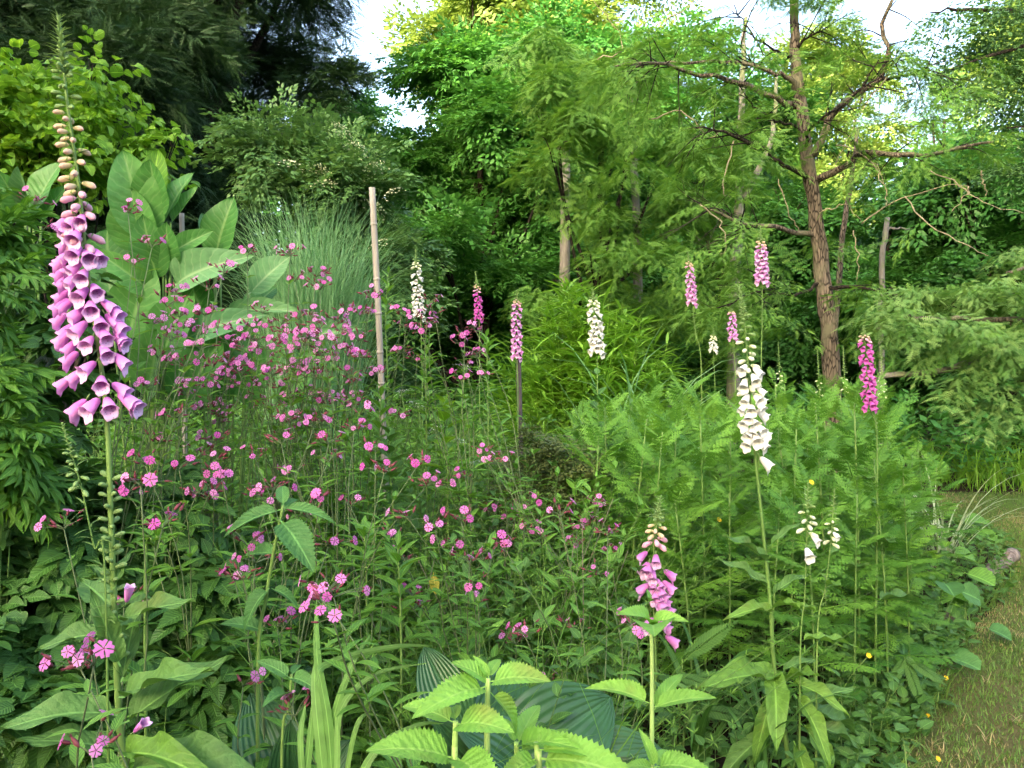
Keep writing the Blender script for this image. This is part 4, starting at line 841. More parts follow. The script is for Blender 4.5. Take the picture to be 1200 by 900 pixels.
# ---- feathery tansy plants
def make_tansy(seed):
    h = U(.92, 1.2); t = thing('tansy_plant', 'x', 'plant', (0, 0, 0)); lx, ly = U(-.1, .1, 2)
    q = spline([[0, 0, 0], [lx * .3, ly * .3, h * .5], [lx, ly, h]], 8); g = Geo(); g.tube(q, np.linspace(.006, .003, 8), 5); g.build('stem', M['stem'], t)
    g = Geo(); n = 22; z = np.linspace(.15, 1.0, n) ** .75; pos = np.stack([np.interp(z, np.linspace(0, 1, 8), q[:, i]) for i in range(3)], -1)
    an = np.arange(n) * 2.4 + U(0, 6); el = .05 + 1.9 * z ** 2.2 + U(-.15, .15, n); L = np.interp(z, [0, .5, .85, 1], [.23, .26, .21, .14]) * U(.65, 1.2, n)
    Mx = frames(pos, np.stack([np.cos(an), np.sin(an), el], -1), np.tile([0, 0, 1.], (n, 1)) + np.stack([-np.cos(an), -np.sin(an), np.zeros(n)], -1) * .5, S3(L))
    for k in range(3): g.inst(T_tansy[k], Mx[k::3])
    g.build('foliage', M['tansy'], t); return t
protos = [make_tansy(i) for i in range(8)]
TANSY = []
for px, D in [(700, 4.3), (740, 4.6), (780, 4.4), (820, 4.7), (845, 4.2), (870, 4.8), (920, 4.5), (960, 4.7), (1000, 4.5), (1040, 4.7), (715, 3.8), (755, 3.7), (800, 3.9), (835, 3.6), (940, 3.8), (985, 3.9), (1025, 3.8), (1060, 4.2), (700, 3.3), (740, 3.2), (785, 3.3), (830, 3.1), (925, 3.2), (965, 3.3), (1010, 3.25), (1050, 3.6), (960, 2.85), (1000, 2.9), (820, 2.8), (1085, 4.3), (1030, 5.3), (1075, 3.9), (1095, 4.5), (1065, 3.3), (720, 3.55), (770, 3.45), (810, 3.5), (860, 3.4), (900, 3.45), (945, 3.5), (985, 3.55), (1030, 3.45), (760, 3.0), (850, 2.95), (900, 2.9), (1040, 3.2), (730, 4.1), (780, 4.15), (860, 4.0), (905, 4.1), (960, 4.2), (1010, 4.15), (1050, 4.5), (900, 3.7), (690, 4.0), (1045, 3.0), (980, 5.4), (930, 5.4), (880, 5.5), (830, 5.4)]:
    TANSY.append((px + U(-8, 8), D + U(-.1, .1)))
rows = {}
for i, (px, D) in enumerate(TANSY): rows.setdefault('front' if D < 3.05 else 'second' if D < 3.55 else 'third' if D < 4.05 else 'fourth' if D < 5 else 'back', []).append((px, D))
ORD = ['leftmost', 'second from left', 'third from left', 'fourth from left', 'fifth from left', 'sixth from left', 'seventh from left', 'eighth from left', 'ninth from left', 'tenth from left', 'eleventh from left', 'twelfth from left', 'thirteenth from left', 'fourteenth from left', 'fifteenth from left', 'sixteenth from left', 'seventeenth from left', 'eighteenth from left', 'nineteenth from left', 'twentieth from left']
ti = 0
for rk, lst in rows.items():
    for k, (px, D) in enumerate(sorted(lst)):
        lb = f'feathery tansy plant, {ORD[k]} in the {rk} row behind the white foxglove'; sc = U(.92, 1.08) * (1.0 if D > 3.05 else .8) * (.82 if px > 1040 else 1)
        if ti < 8: o = protos[ti]; o.location = tuple(G(px, D)); o.rotation_euler = (0, 0, U(0, 6)); o.scale = (sc, sc, sc); o['label'] = lb; o['group'] = 'feathery tansy plants massed on the right'
        else: copy_thing(protos[ti % 8], G(px, D), U(0, 6), sc, lb, 'feathery tansy plants massed on the right')
        ti += 1

# round-leaved plants along the lawn edge
T_round = leafT(.4, .42, 1.05, 10, 2, .18, .15, serr=.08, pet=.1)
for px, D, n_, lb in [(1085, 4.4, 16, 'light green round leaved plant under the tansy before the first log'), (1062, 3.5, 12, 'round leaved plant in shade at the corner of the lawn'), (1120, 5.2, 14, 'round leaved plant behind the second log'), (1100, 3.9, 10, 'low round leaved plant touching the near end of the first log')]:
    o = G(px, D); t = thing('round_leaved_plant', lb, 'plant', o, 'round leaved plants along the lawn edge')
    a = U(0, 6.28, n_); h = U(.06, .34, n_); rr_ = U(.03, .26, n_); tips = o + np.stack([rr_ * np.cos(a), rr_ * np.sin(a), h], -1); gs = Geo()
    for e in tips: gs.tube(spline([o, (o + e) / 2 + [0, 0, .04], e], 5), .002, 4)
    gs.build('stalks', M['stem'], t, o)
    g = Geo(); g.inst(T_round, frames(tips, np.stack([np.cos(a) * .8, np.sin(a) * .8 - .4, U(-.3, .1, n_)], -1), np.array([0, -.3, 1.]) + rng.normal(size=(n_, 3)) * .2, S3(U(.09, .16, n_)))); g.build('leaves', M['nettle_d'] if D < 4 else M['weed_a'], t, o)
# ---- foxgloves
ME = {}
def bellmesh(c, far=False):
    k = (c, far)
    if k not in ME:
        outer, inner = {'purple': ('bell', 'bell_in'), 'pink': ('bell_pink', 'bell_in'), 'magenta': ('bell_mag', 'bell_mag'), 'white': ('bell_white', 'bell_white_in')}[c]
        ms = [M[outer], M[inner], M['bud_green']]
        ME[k] = [mesh_of('bell_flower', T, ms) for T in ([T_bell_far] if far else T_bell)]
    return ME[k]
def budmesh(c):
    if ('b', c) not in ME: ME[('b', c)] = mesh_of('bud', T_bud, [M[c], M['bud_green']])
    return ME[('b', c)]
T_foxleaf = [leafT(.75, .95, .34, 20, 3, .35, .45, wave=.10, pet=.08), leafT(.8, .9, .31, 20, 3, .45, .7, wave=.12, pet=.1), leafT(.7, 1.05, .30, 20, 3, .3, .2, wave=.09, pet=.06)]
def foxglove(label, path, D, color, fl, bells, bell_len, tip_len, leaves=(), r=.007, far=False, group='foxgloves in flower', auto=None, leafm='fox_leaf', bare=None, nbud=10, side=(0, -1, 0), tipn=40, budc=None):
    """path: photo pixels of the stem from base to tip; fl: (t0, t1) span of open bells along the stem, buds up to tip"""
    pts = [P(x, y, D) for x, y in path]; base = np.array([pts[0][0], D, 0.0])
    if pts[0][2] > .05: pts = [base] + pts
    t = thing('foxglove', label, 'foxglove', base, group); n = 40; q = spline(pts, n)
    s = np.concatenate([[0], np.cumsum(np.linalg.norm(np.diff(q, axis=0), axis=1))]); s /= s[-1]
    at = lambda u: np.array([np.interp(u, s, q[:, i]) for i in range(3)])
    gst = Geo(); gst.tube(q, r * (1 - .75 * s), 7)
    bm = bellmesh(color, far); A = base
    side = np.asarray(side, float)
    def put(nm, me, pos, d, sc, up=(0, 0, 1.)):
        mt = frames([pos - A], [d], [up], np.array([[sc, sc, sc]]))[0]; return link(nm, me, t, mt)
    if isinstance(bells, list):                       # photographed mouths
        for (mx, my) in bells:
            m = P(mx, my, D); u = np.interp(m[2] + bell_len * .45, q[:, 2], s); c = at(u); lat = m[0] - c[0]; R = bell_len * 1.05
            dep = math.sqrt(max(0.0, R * R - lat * lat)) * U(.75, 1.0); mouth = np.array([m[0], D - dep, m[2]])
            # start from near the stem, droop outward
            d = mouth - c; d[2] = 0; d = nrm(d) + [0, 0, -.72] + rng.normal(size=3) * .09; d = nrm(d)
            sc = bell_len * U(.86, 1.1) * (.80 + .22 * min(1, max(0, (fl[1] - u) / (fl[1] - fl[0]) * 1.6))); pos = mouth - d * sc
            put('bell_flower', bm[rng.integers(len(bm))], pos, d, sc)
    else:
        for k in range(bells):
            u = fl[0] + (fl[1] - fl[0]) * (k + U(0, .6)) / bells; c = at(u); a = k * 2.39996 + U(-.2, .2)
            d = np.array([math.cos(a), math.sin(a), 0]) + side * .9; d = nrm(d); kk = (u - fl[0]) / (fl[1] - fl[0])
            d[2] = -.75 + .35 * kk; sc = bell_len * (1.05 - .3 * kk) * U(.92, 1.08)
            put('bell_flower', bm[rng.integers(len(bm))], c + nrm(d) * .2 * bell_len, nrm(d), sc)
    # buds above the bells
    b1 = budc or {'purple': ('bud_pink', 'bud_pale'), 'pink': ('bud_pink', 'bud_pale'), 'magenta': ('bud_pink', 'bud_pale'), 'white': ('bud_white', 'bud_white')}[color]
    end = fl[1] + (1 - fl[1]) * tip_len
    for k in range(nbud):
        kk = (k + U(0, .5)) / nbud; u = fl[1] + (end - fl[1]) * kk; c = at(u); a = k * 2.39996
        d = nrm(np.array([math.cos(a), math.sin(a), 0]) + side * .8); d[2] = -.35 + .5 * kk; sc = bell_len * (.80 - .42 * kk)
        put('bud', budmesh(b1[0] if kk < .3 else b1[1] if kk < .72 else 'bud_green'), c + nrm(d) * .15 * bell_len, nrm(d), sc)
    g = Geo(); k = np.arange(tipn) / tipn; u = end - .01 + (1 - end + .01) * k; c = np.stack([np.interp(u, s, q[:, i]) for i in range(3)], -1); a = np.arange(tipn) * 2.39996
    g.inst(T_bud, frames(c, np.stack([np.cos(a), np.sin(a), .3 + 2 * k], -1), np.array([0, 0, 1.]), S3(bell_len * (.34 - .2 * k))), m=0)
    g.inst(T_narrow, frames(c, np.stack([np.cos(a), np.sin(a), .1 + 1.2 * k], -1), np.array([0, 0, 1.]), np.stack([bell_len * (.9 - .5 * k)] * 3, -1)), m=0); g.build('bud_tip', M['bud_green'], t, base)
    # small bracts and seed pods along the bare part
    g = gst; nb = 46 if not far else 14; u = U(fl[0] * .75, end, nb); c = np.stack([np.interp(u, s, q[:, i]) for i in range(3)], -1); a = U(0, 6.28, nb)
    g.inst(T_narrow, frames(c, np.stack([np.cos(a), np.sin(a), U(-.2, .8, nb)], -1), np.array([0, 0, 1.]), np.stack([np.full(nb, .025), np.full(nb, .03), np.full(nb, .03)], -1))); g.build('stem', M['stem'], t, base)
    if bare:
        for k in range(bare[2]):
            u = bare[0] + (bare[1] - bare[0]) * (k + U(0, .8)) / bare[2]; c = at(u); a = k * 2.39996; d = nrm([math.cos(a), math.sin(a), .5])
            put('seed_pod', budmesh('bud_green'), c + d * .004, d, bell_len * U(.42, .55))
    for (bx, by, tx, ty, w, dd, k, mt) in leaves:
        pb = P(bx, by, D - .005); leaf_at('leaf', t, base, pb, pb + (P(tx, ty, D + dd) - pb) * (.85 if D > 2 else .95), w * (.85 if D > 2 else 1), T_foxleaf[k], mt, up=(0, -.45, 1.0))
    if auto:
        u0, u1, nl, L0, L1 = auto
        for k in range(nl):
            kk = k / max(1, nl - 1); u = u0 + (u1 - u0) * kk; c = at(u); a = k * 2.39996 + U(-.3, .3); L = L0 + (L1 - L0) * kk
            d = np.array([math.cos(a), math.sin(a), .25 + .3 * kk]); leaf_at('leaf', t, base, c, c + nrm(d) * L * U(.85, 1.15), 1.0, T_foxleaf[k % 3], leafm, up=(0, 0, 1.))
    return t

CROP = [(228, 220), (165, 235), (330, 230), (190, 335), (265, 310), (240, 385), (325, 365), (310, 440), (370, 430), (195, 470), (128, 335), (132, 425), (220, 530), (280, 575), (155, 600), (140, 530), (365, 550), (415, 570), (370, 615), (420, 655), (265, 680), (175, 715), (122, 740), (350, 735), (425, 765), (275, 840), (180, 850), (380, 830), (470, 825),
        (120, 240), (112, 480), (385, 490), (135, 180), (165, 130), (255, 85), (130, 92), (118, 385), (112, 300), (410, 515), (125, 565), (200, 280), (150, 280), (345, 500), (455, 815), (115, 255), (108, 430), (150, 640), (300, 230), (395, 455), (410, 560), (235, 160), (205, 105)]
foxglove('tall foxglove with large purple bells at the left, the biggest one', [(150, 960), (140, 850), (135, 740), (130, 610), (126, 505), (118, 425), (104, 330), (92, 215), (80, 130), (68, 18)], 1.36, 'purple', (.50, .80),
         [(30 + x / 3.46, 240 + y / 3.46) for x, y in CROP], .039, .80, r=.008, nbud=46, tipn=60, bare=(.44, .60, 44), side=(-.35, -.8, 0), leaves=[
    (138, 745, 42, 735, 1.0, -.05, 0, 'fox_leaf'), (140, 840, 15, 815, 1.1, -.1, 0, 'fox_leaf'), (140, 880, 25, 850, 1.0, -.1, 2, 'fox_leaf'), (145, 850, 263, 752, 1.0, .02, 2, 'fox_leaf'), (142, 820, 235, 762, .8, -.1, 2, 'fox_leaf'),
    (140, 730, 220, 688, 1.0, -.05, 2, 'fox_leaf'), (138, 715, 188, 685, 1.0, .05, 0, 'fox_leaf'), (136, 720, 88, 662, 1.1, .1, 2, 'fox_leaf'), (145, 905, 292, 868, 1.0, -.1, 0, 'fox_leaf'), (142, 890, 205, 850, .8, -.12, 1, 'fox_leaf_lt'), (142, 905, 60, 915, 1.1, -.2, 1, 'fox_leaf'),
    (140, 780, 110, 690, .9, -.05, 2, 'fox_leaf'), (143, 800, 160, 690, .9, .08, 2, 'fox_leaf'), (134, 690, 150, 640, .9, .02, 2, 'fox_leaf'), (133, 690, 108, 655, .9, .02, 2, 'fox_leaf')])
foxglove('thin unopened foxglove shoot leaning left of the large purple foxglove stem', [(124, 700), (110, 640), (95, 570), (80, 520), (72, 495)], 1.33, 'white', (.90, .91), 0, .024, .6, r=.004, nbud=10, tipn=22, auto=None, budc=('bud_green', 'bud_green'))
foxglove('tall white foxglove on the right, the biggest of the white ones', [(925, 900), (908, 790), (902, 700), (893, 610), (886, 545), (880, 480), (876, 420), (872, 375), (866, 335)], 2.35, 'white', (.58, .80),
         [(866, 455), (882, 448), (895, 462), (868, 472), (876, 482), (893, 480), (900, 490), (866, 498), (876, 510), (892, 505), (902, 512), (869, 522), (883, 517), (897, 525), (864, 435), (891, 440), (904, 548), (872, 492), (888, 470), (864, 482), (884, 497), (900, 518), (870, 512), (898, 472)], .046, .75, r=.008, nbud=22, leafm='fox_leaf_lt', tipn=44, leaves=[
    (900, 660, 850, 610, .8, -.1, 2, 'fox_leaf'), (902, 690, 838, 640, .9, 0, 2, 'fox_leaf'), (905, 720, 870, 692, 1.0, -.1, 1, 'fox_leaf_lt'), (903, 700, 950, 655, .7, 0, 0, 'fox_leaf'), (902, 640, 945, 600, .7, 0, 2, 'fox_leaf'), (915, 790, 955, 755, 1., .0, 1, 'fox_leaf'),
    (912, 800, 838, 760, .9, -.2, 0, 'fox_leaf_lt'), (925, 800, 1000, 815, 1.0, -.15, 0, 'fox_leaf_lt'), (920, 800, 960, 770, .9, -.2, 2, 'fox_leaf_lt'), (930, 830, 1018, 790, .8, .0, 2, 'fox_leaf'), (905, 815, 884, 880, 1.1, -.15, 1, 'fox_leaf_lt'), (930, 815, 985, 868, 1.1, -.2, 1, 'fox_leaf_lt'), (935, 845, 1005, 915, 1.1, -.15, 1, 'fox_leaf_lt'),
    (930, 870, 960, 925, 1.1, -.2, 1, 'fox_leaf_lt'), (940, 850, 1035, 858, .8, .0, 0, 'fox_leaf'), (905, 790, 918, 830, 1.2, -.25, 1, 'fox_leaf_lt'), (915, 770, 930, 745, 1, -.1, 2, 'fox_leaf'), (935, 840, 1040, 830, .8, .1, 0, 'fox_leaf'), (900, 860, 830, 905, 1., -.1, 0, 'fox_leaf')])
foxglove('small white foxglove with two open bells beside the biggest white one', [(938, 760), (943, 700), (945, 640), (946, 600), (947, 565)], 2.3, 'white', (.80, .86), [(957, 634), (945, 651)], .04, .55, r=.004, nbud=9, tipn=14, auto=(.55, .8, 4, .13, .08), leafm='fox_leaf_lt')
foxglove('small white foxglove still in bud, right of the two belled one', [(958, 745), (967, 690), (973, 640), (976, 600), (978, 572)], 2.32, 'white', (.82, .84), [(979, 629)], .03, .6, r=.004, nbud=11, tipn=14, auto=(.55, .8, 4, .13, .08), leafm='fox_leaf_lt')
c4 = lambda x, y: (700 + x / 4.5, 580 + y / 4.5)
foxglove('pink foxglove of middling size behind the pale leaved stem', [(765, 860), (768, 780), (766, 700), (766, 650), (770, 610), (774, 583)], 2.35, 'pink', (.58, .86),
         [c4(*q) for q in [(205, 515), (275, 435), (330, 480), (285, 490), (340, 520), (410, 435), (410, 510), (375, 545), (290, 540), (385, 580), (405, 625), (235, 690), (370, 680), (390, 715), (425, 785), (325, 560), (345, 590), (225, 400), (250, 400), (295, 350), (210, 340)]], .046, .6, r=.006, nbud=14, tipn=26, auto=(.12, .4, 6, .22, .12))
# far foxgloves: stem pixels, depth, colour, span, bells
FAR = [('slender white foxglove left of the bamboo clump against the dark wood', [(495, 470), (493, 380), (490, 345), (487, 292)], 4.4, 'white', (.82, .95), 20, .038),
       ('white foxglove standing before the lime bamboo clump', [(700, 500), (700, 420), (698, 380), (694, 338)], 3.9, 'white', (.83, .955), 20, .042),
       ('slender magenta foxglove with a long green tip right of the first white one', [(562, 470), (562, 390), (560, 350), (557, 318)], 4.6, 'magenta', (.86, .94), 16, .03),
       ('thin pink foxglove tied to a dark stake left of the bamboo clump', [(607, 480), (606, 430), (605, 380), (606, 340)], 3.8, 'pink', (.82, .96), 26, .03),
       ('pink foxglove against dark branches right of the bamboo clump', [(822, 440), (815, 390), (810, 340), (806, 295)], 5.0, 'pink', (.85, .955), 22, .036),
       ('mauve foxglove left of the bare brown trunk above the white one', [(892, 440), (893, 380), (893, 330), (891, 265)], 4.6, 'pink', (.86, .945), 24, .042),
       ('dim purple foxglove just left of the biggest white one', [(862, 470), (860, 410), (858, 380), (857, 362)], 4.8, 'purple', (.9, .985), 14, .032),
       ('deep magenta foxglove at the right before the drooping boughs', [(1028, 530), (1020, 480), (1016, 430), (1012, 382)], 3.05, 'magenta', (.80, .965), 28, .031),
       ('whitish budding foxglove behind the tansy right of the bamboo clump', [(838, 470), (836, 420), (836, 385)], 5.0, 'white', (.92, .96), 8, .03)]
for lb, pth, D, c, fl, nb, bl_ in FAR:
    foxglove(lb, pth, D, c, fl, nb, bl_, .45, r=.006, far=True, nbud=10, tipn=26, auto=(.3, .6, 5, .2, .12))
for i, (px, y0, D, lb) in enumerate([(958, 410, 5.0, 'green foxglove spike in bud in front of the bare brown trunk'), (988, 405, 4.9, 'green foxglove spike in bud right of the bare brown trunk foot'), (1032, 405, 4.4, 'green foxglove spike rising behind the deep magenta foxglove'), (912, 400, 5.0, 'green foxglove spike in bud right of the mauve foxglove')]):
    foxglove(lb, [(px + 3, 520), (px + 2, 460), (px, y0)], D, 'white', (.8, .81), 0, .034, .5, r=.006, far=True, nbud=10, tipn=30, group='foxglove spikes in bud')

# ---- canes and stakes
def cane(label, pts, D, r, mat, nodes, nm='garden_cane'):
    q = [P(x, y, D) for x, y in pts]; b = q[0] + (q[0] - q[-1]) / np.linalg.norm(q[0] - q[-1]) * (q[0][2] / ((q[-1] - q[0])[2] / np.linalg.norm(q[-1] - q[0])))
    base = np.array([b[0], b[1], 0]); t = thing(nm, label, 'cane', base); c = spline([b] + q[::-1][::-1], 24)
    g = Geo(); g.tube(c, r, 10); g.build('shaft', M[mat], t, base)
    for k in nodes:
        p0 = c[int(k * 23)]; d = nrm(c[-1] - c[0]); g = Geo(); g.tube([p0 - d * .006, p0 - d * .002, p0 + d * .002, p0 + d * .006], [r * 1.02, r * 1.16, r * 1.16, r * 1.02], 10); g.build('node', M[mat], t, base)
cane('weathered bamboo cane standing among the pink campions', [(449, 500), (444, 380), (436, 220)], 3.2, .0125, 'cane', (.45, .58, .7, .82, .93))
cane('short pale stake top among the broad leaves', [(214, 330), (213, 250)], 3.7, .011, 'cane', ())
cane('dark stake tied behind the thin pink foxglove', [(609, 480), (607, 395)], 3.83, .013, 'stake', (), 'garden_stake')

# ---- red campion
fl_me = mesh_of('flower', T_flower, [M['camp'], M['calyx']])
cal_me = mesh_of('bud', T_calyx, [M['calyx']])
HEADS = {
 'wedged between the lime shrub and the large purple foxglove': (2.3, [(40, 240), (120, 228), (145, 215), (30, 360), (18, 322), (45, 300), (28, 345), (50, 270)]),
 'between the large purple foxglove and the broad leaves': (2.2, [(150, 250), (168, 262), (190, 300), (160, 330), (205, 345), (175, 340), (245, 340), (262, 320), (200, 400), (180, 380), (228, 375), (240, 370), (205, 330), (215, 430), (250, 430), (235, 410), (225, 455), (205, 490), (195, 360), (165, 300), (150, 290), (185, 420), (155, 310), (215, 385), (178, 290), (230, 395), (172, 455)]),
 'in the dense pink drift left of the bamboo cane': (2.5, [(270, 425), (300, 400), (330, 400), (345, 410), (320, 440), (370, 445), (330, 380), (310, 385), (350, 375), (290, 415), (385, 400), (365, 425), (400, 390), (410, 440), (340, 470), (305, 470), (280, 455), (245, 475), (265, 490), (315, 480), (340, 500), (380, 470), (395, 380), (430, 370), (437, 350), (420, 400), (345, 330), (370, 325), (255, 385), (290, 300), (340, 300), (375, 340), (300, 430), (355, 395), (315, 410), (285, 440), (390, 425), (360, 460), (335, 435), (400, 410), (270, 405), (325, 455), (375, 385), (415, 420), (295, 385), (345, 440), (310, 455), (255, 445), (365, 375), (325, 420)]),
 'right of the bamboo cane before the dark wood': (2.9, [(470, 370), (500, 380), (520, 395), (470, 415), (475, 385), (505, 355), (540, 405), (545, 395), (565, 390), (575, 385), (520, 360), (470, 490), (440, 440), (455, 455), (545, 430), (540, 445), (395, 470), (480, 400), (510, 370), (558, 420), (490, 365)]),
 'in the middle of the green weeds': (2.0, [(170, 545), (230, 580), (320, 575), (312, 590), (150, 580), (235, 535), (385, 542), (450, 555), (385, 520), (415, 505), (490, 545), (500, 570), (300, 540), (275, 520), (260, 560), (345, 555), (190, 520), (210, 550), (330, 520), (440, 530)]),
 'around the small twiggy bush': (2.8, [(570, 540), (585, 570), (600, 610), (630, 630), (565, 530), (525, 570), (690, 610), (675, 640), (595, 610), (610, 600), (640, 660), (715, 650), (680, 625), (640, 640), (710, 580), (702, 592), (575, 600), (655, 690), (545, 560), (620, 590)]),
 'between the bent iris blade and the pink foxglove': (2.0, [(720, 660), (730, 680), (560, 690), (560, 705), (485, 715), (500, 715), (615, 745), (630, 740), (605, 755), (705, 775), (740, 730), (745, 742), (550, 660), (590, 640), (480, 610), (510, 620), (540, 610), (645, 800), (700, 800), (530, 640)]),
 'low in front among the dark shaded leaves': (1.55, [(190, 620), (165, 570), (275, 680), (285, 680), (290, 640), (385, 640), (75, 620), (145, 710), (285, 805), (345, 840), (325, 735), (300, 660)]),
 'growing up beside the iris blades': (1.2, [(380, 700), (391, 700), (391, 728)]),
 'at the foot of the large purple foxglove': (1.15, [(95, 785), (110, 780), (107, 885)]),
}
EXTRA = {'in the dense pink drift left of the bamboo cane': ((200, 440), (365, 500), 40), 'in the middle of the green weeds': ((200, 420), (500, 620), 12), 'between the bent iris blade and the pink foxglove': ((430, 720), (590, 760), 12), 'around the small twiggy bush': ((560, 720), (540, 680), 8), 'right of the bamboo cane before the dark wood': ((455, 580), (370, 450), 8)}
def campion(label, heads, D, group):
    dense = 'drift' in label or 'broad leaves' in label; off = .22 if D > 1.7 else .05
    pts = [P(x, y, D + U(-.25, .2)) for x, y in heads]; c = np.mean(pts, axis=0); base = np.array([c[0] + U(-off, off), c[1] + U(-off, off), 0]); t = thing('campion_plant', label, 'wildflower', base, group)
    gs, gl, gb = Geo(), Geo(), Geo(); fk = 0
    fork = base + [U(-.10, .10), U(-.08, .08), c[2] * U(.45, .62)]; trunk_ = spline([base, base * .5 + fork * .5 + [U(-.04, .04), U(-.04, .04), 0], fork], 7); gs.tube(trunk_, np.linspace(.0028, .002, 7), 4)
    for h in pts:
        h = np.asarray(h); m = fork * .45 + h * .55 + [U(-.06, .06), U(-.05, .05), U(-.03, .05)]; q = np.concatenate([trunk_[:-1:2], spline([fork, m, h], 7)])
        q = spline(q, 9) if False else q[np.linspace(0, len(q) - 1, 9).round().astype(int)]
        gs.tube(spline([fork, m, h], 8), np.linspace(.0018, .0010, 8), 4)
        k = 8; z = np.repeat(np.linspace(.2, .92, k), 2); pos = np.stack([np.interp(z, np.linspace(0, 1, 9), q[:, i]) for i in range(3)], -1); an = np.tile([0, np.pi], k) + np.repeat(np.arange(k) * 1.57, 2) + U(0, 6)
        gl.inst(T_lance, frames(pos, np.stack([np.cos(an), np.sin(an), U(.1, .8, 2 * k)], -1), np.array([0, 0, 1.]), S3(np.interp(z, [0, .5, 1], [.095, .075, .03]) * U(.8, 1.2, 2 * k))))
        nf = (3 if dense else 2) + int(rng.random() < .4) + int(rng.random() < .3) + int(rng.random() < .45) + int(rng.random() < .25); nbud = rng.integers(4, 10)
        for j in range(nf + nbud):
            a = U(0, 6.28); d = nrm(np.array([math.cos(a) * .8, math.sin(a) * .8, U(.1, .9)])); l = U(.012, .045) if j < nf else U(.008, .045); e = h + d * l
            gs.tube([h, (h + e) / 2 + [0, 0, .003], e], .0008, 3, cap=False)
            if j < nf and fk < 95:
                fd = nrm(d * .9 + np.array([U(-.6, .6), -.55, U(-.2, .7)])); sz = U(.0070, .0115)
                link('flower', fl_me, t, frames([e + fd * sz * 1.1 - base], [fd], [rand_dirs(1)[0]], np.array([[sz, sz, sz]]))[0]); fk += 1
            elif j - nf < 9: bz = U(.6, 1.1); link('bud', cal_me, t, frames([e - base], [d + rand_dirs(1)[0] * .4], [[0, 1., .2]], np.array([[.012 * bz, .015 * bz, .012 * bz]]))[0])
    gs.build('stems', M['stem_red'], t, base); gl.build('leaves', M['weed_a'], t, base)
for zn, (D, hs) in HEADS.items():
    hs = list(hs)
    if zn in EXTRA:
        a, b_, k = EXTRA[zn]; hs += [(U(*a), U(*b_)) for _ in range(k)]
    hs = [q for q in hs if 'drift' in zn or D < 1.8 or rng.random() < .8]; hs.sort(); step = 6 if len(hs) > 60 else 4 if len(hs) > 8 else 3; gr_ = [hs[i:i + step] for i in range(0, len(hs), step)]
    if len(gr_) > 1 and len(gr_[-1]) == 1: gr_[-2] += gr_.pop()
    for k, h in enumerate(gr_):
        od = '' if len(gr_) == 1 else ', ' + ORD[k]
        campion(f'pink campion {zn}{od}', h, D, 'pink campion plants in flower')

# ---- hostas
T_hosta = [leafT(.5, .72, .62, 16, 4, .22, .25, pet=.04), leafT(.5, .75, .55, 16, 4, .35, .1, pet=.04)]
def hosta(label, base, leaves, D):
    o = G(base, D); t = thing('hosta_plant', label, 'plant', o)
    for bx, by, tx, ty, w, dd, k, up in leaves:
        b = P(bx, by, D); leaf_at('leaf', t, o, b, P(tx, ty, D + dd), w, T_hosta[k], 'hosta', up=up)
        g = Geo(); g.tube(spline([o, (o + b) / 2 + [0, .02, .05], b], 6), .006, 6); g.build('stalk', M['stem'], t, o)
F_ = (0, -1, .35)
hosta('dark ribbed hosta at the bottom left of the iris blades', 340, [(335, 940, 293, 812, 1.0, .05, 0, (.35, -1, .25)), (360, 940, 410, 868, 1.1, .02, 1, F_), (345, 940, 338, 850, .8, -.05, 1, F_), (330, 950, 268, 890, 1, .0, 0, F_)], 1.5)
hosta('large dark ribbed hosta behind the pale nettle leaved stems', 600, [(545, 860, 496, 758, 1.0, .05, 1, F_), (600, 905, 715, 812, 1.35, .05, 0, (0, -.8, .6)), (660, 920, 772, 868, 1.2, .0, 0, (0, -.6, .8)), (560, 860, 610, 770, 1.1, .15, 0, F_), (560, 900, 520, 860, 1.2, -.1, 0, F_), (585, 880, 560, 820, 1.3, .1, 1, F_), (620, 920, 560, 845, 1.1, -.1, 0, (0, -.5, .8)), (690, 940, 735, 905, 1.3, -.1, 0, F_)], 1.75)

# ---- serrate-leaved stems
T_net = [leafT(.42, .8, .43, 34, 2, .25, .34, serr=.15, pet=.10), leafT(.42, .8, .41, 34, 2, .38, .55, serr=.15, pet=.10)]
def nettle(label, path, D, leaves, mat, r=.0045, nm='serrate_leaved_plant'):
    pts = [P(x, y, D) for x, y in path]; base = np.array([pts[0][0], D, 0.]); t = thing(nm, label, 'plant', base)
    g = Geo(); q = spline(([base] if pts[0][2] > .05 else []) + pts, 20); g.tube(q, np.linspace(r, r * .7, 20), 7); g.build('stem', M['stem'] if mat != 'nettle' else M['stem_lt'], t, base)
    for bx, by, tx, ty, w, dd, k in leaves: leaf_at('leaf', t, base, P(bx, by, D), P(tx, ty, D + dd), w, T_net[k], mat, up=(U(-.15, .15), -.55, 1.))
    return t
M['stem_lt'] = leaf_mat('stem_pale', (0.26, 0.42, 0.10), (0.34, 0.5, 0.16), trans=0, rough=.6)
nettle('tallest of the pale nettle leaved stems at the bottom centre', [(571, 960), (571, 850), (572, 795)], .98, [(572, 800, 542, 770, 1.2, -.02, 0), (574, 800, 630, 780, 1.2, -.04, 0), (570, 806, 500, 812, .9, -.08, 0), (574, 812, 622, 850, .9, .0, 1), (572, 795, 585, 765, 1.0, .03, 0), (570, 850, 540, 830, .9, .05, 0), (573, 795, 560, 768, .9, .0, 0)], 'nettle')
nettle('short pale nettle leaved stem at the bottom, left of the tallest one', [(533, 960), (533, 880), (534, 845)], .95, [(533, 848, 472, 812, 1.0, .03, 0), (535, 850, 582, 836, 1.2, -.06, 0), (532, 890, 452, 858, 1.1, -.05, 0), (535, 890, 580, 905, 1.2, -.08, 1), (534, 846, 528, 815, .9, .05, 0)], 'nettle')
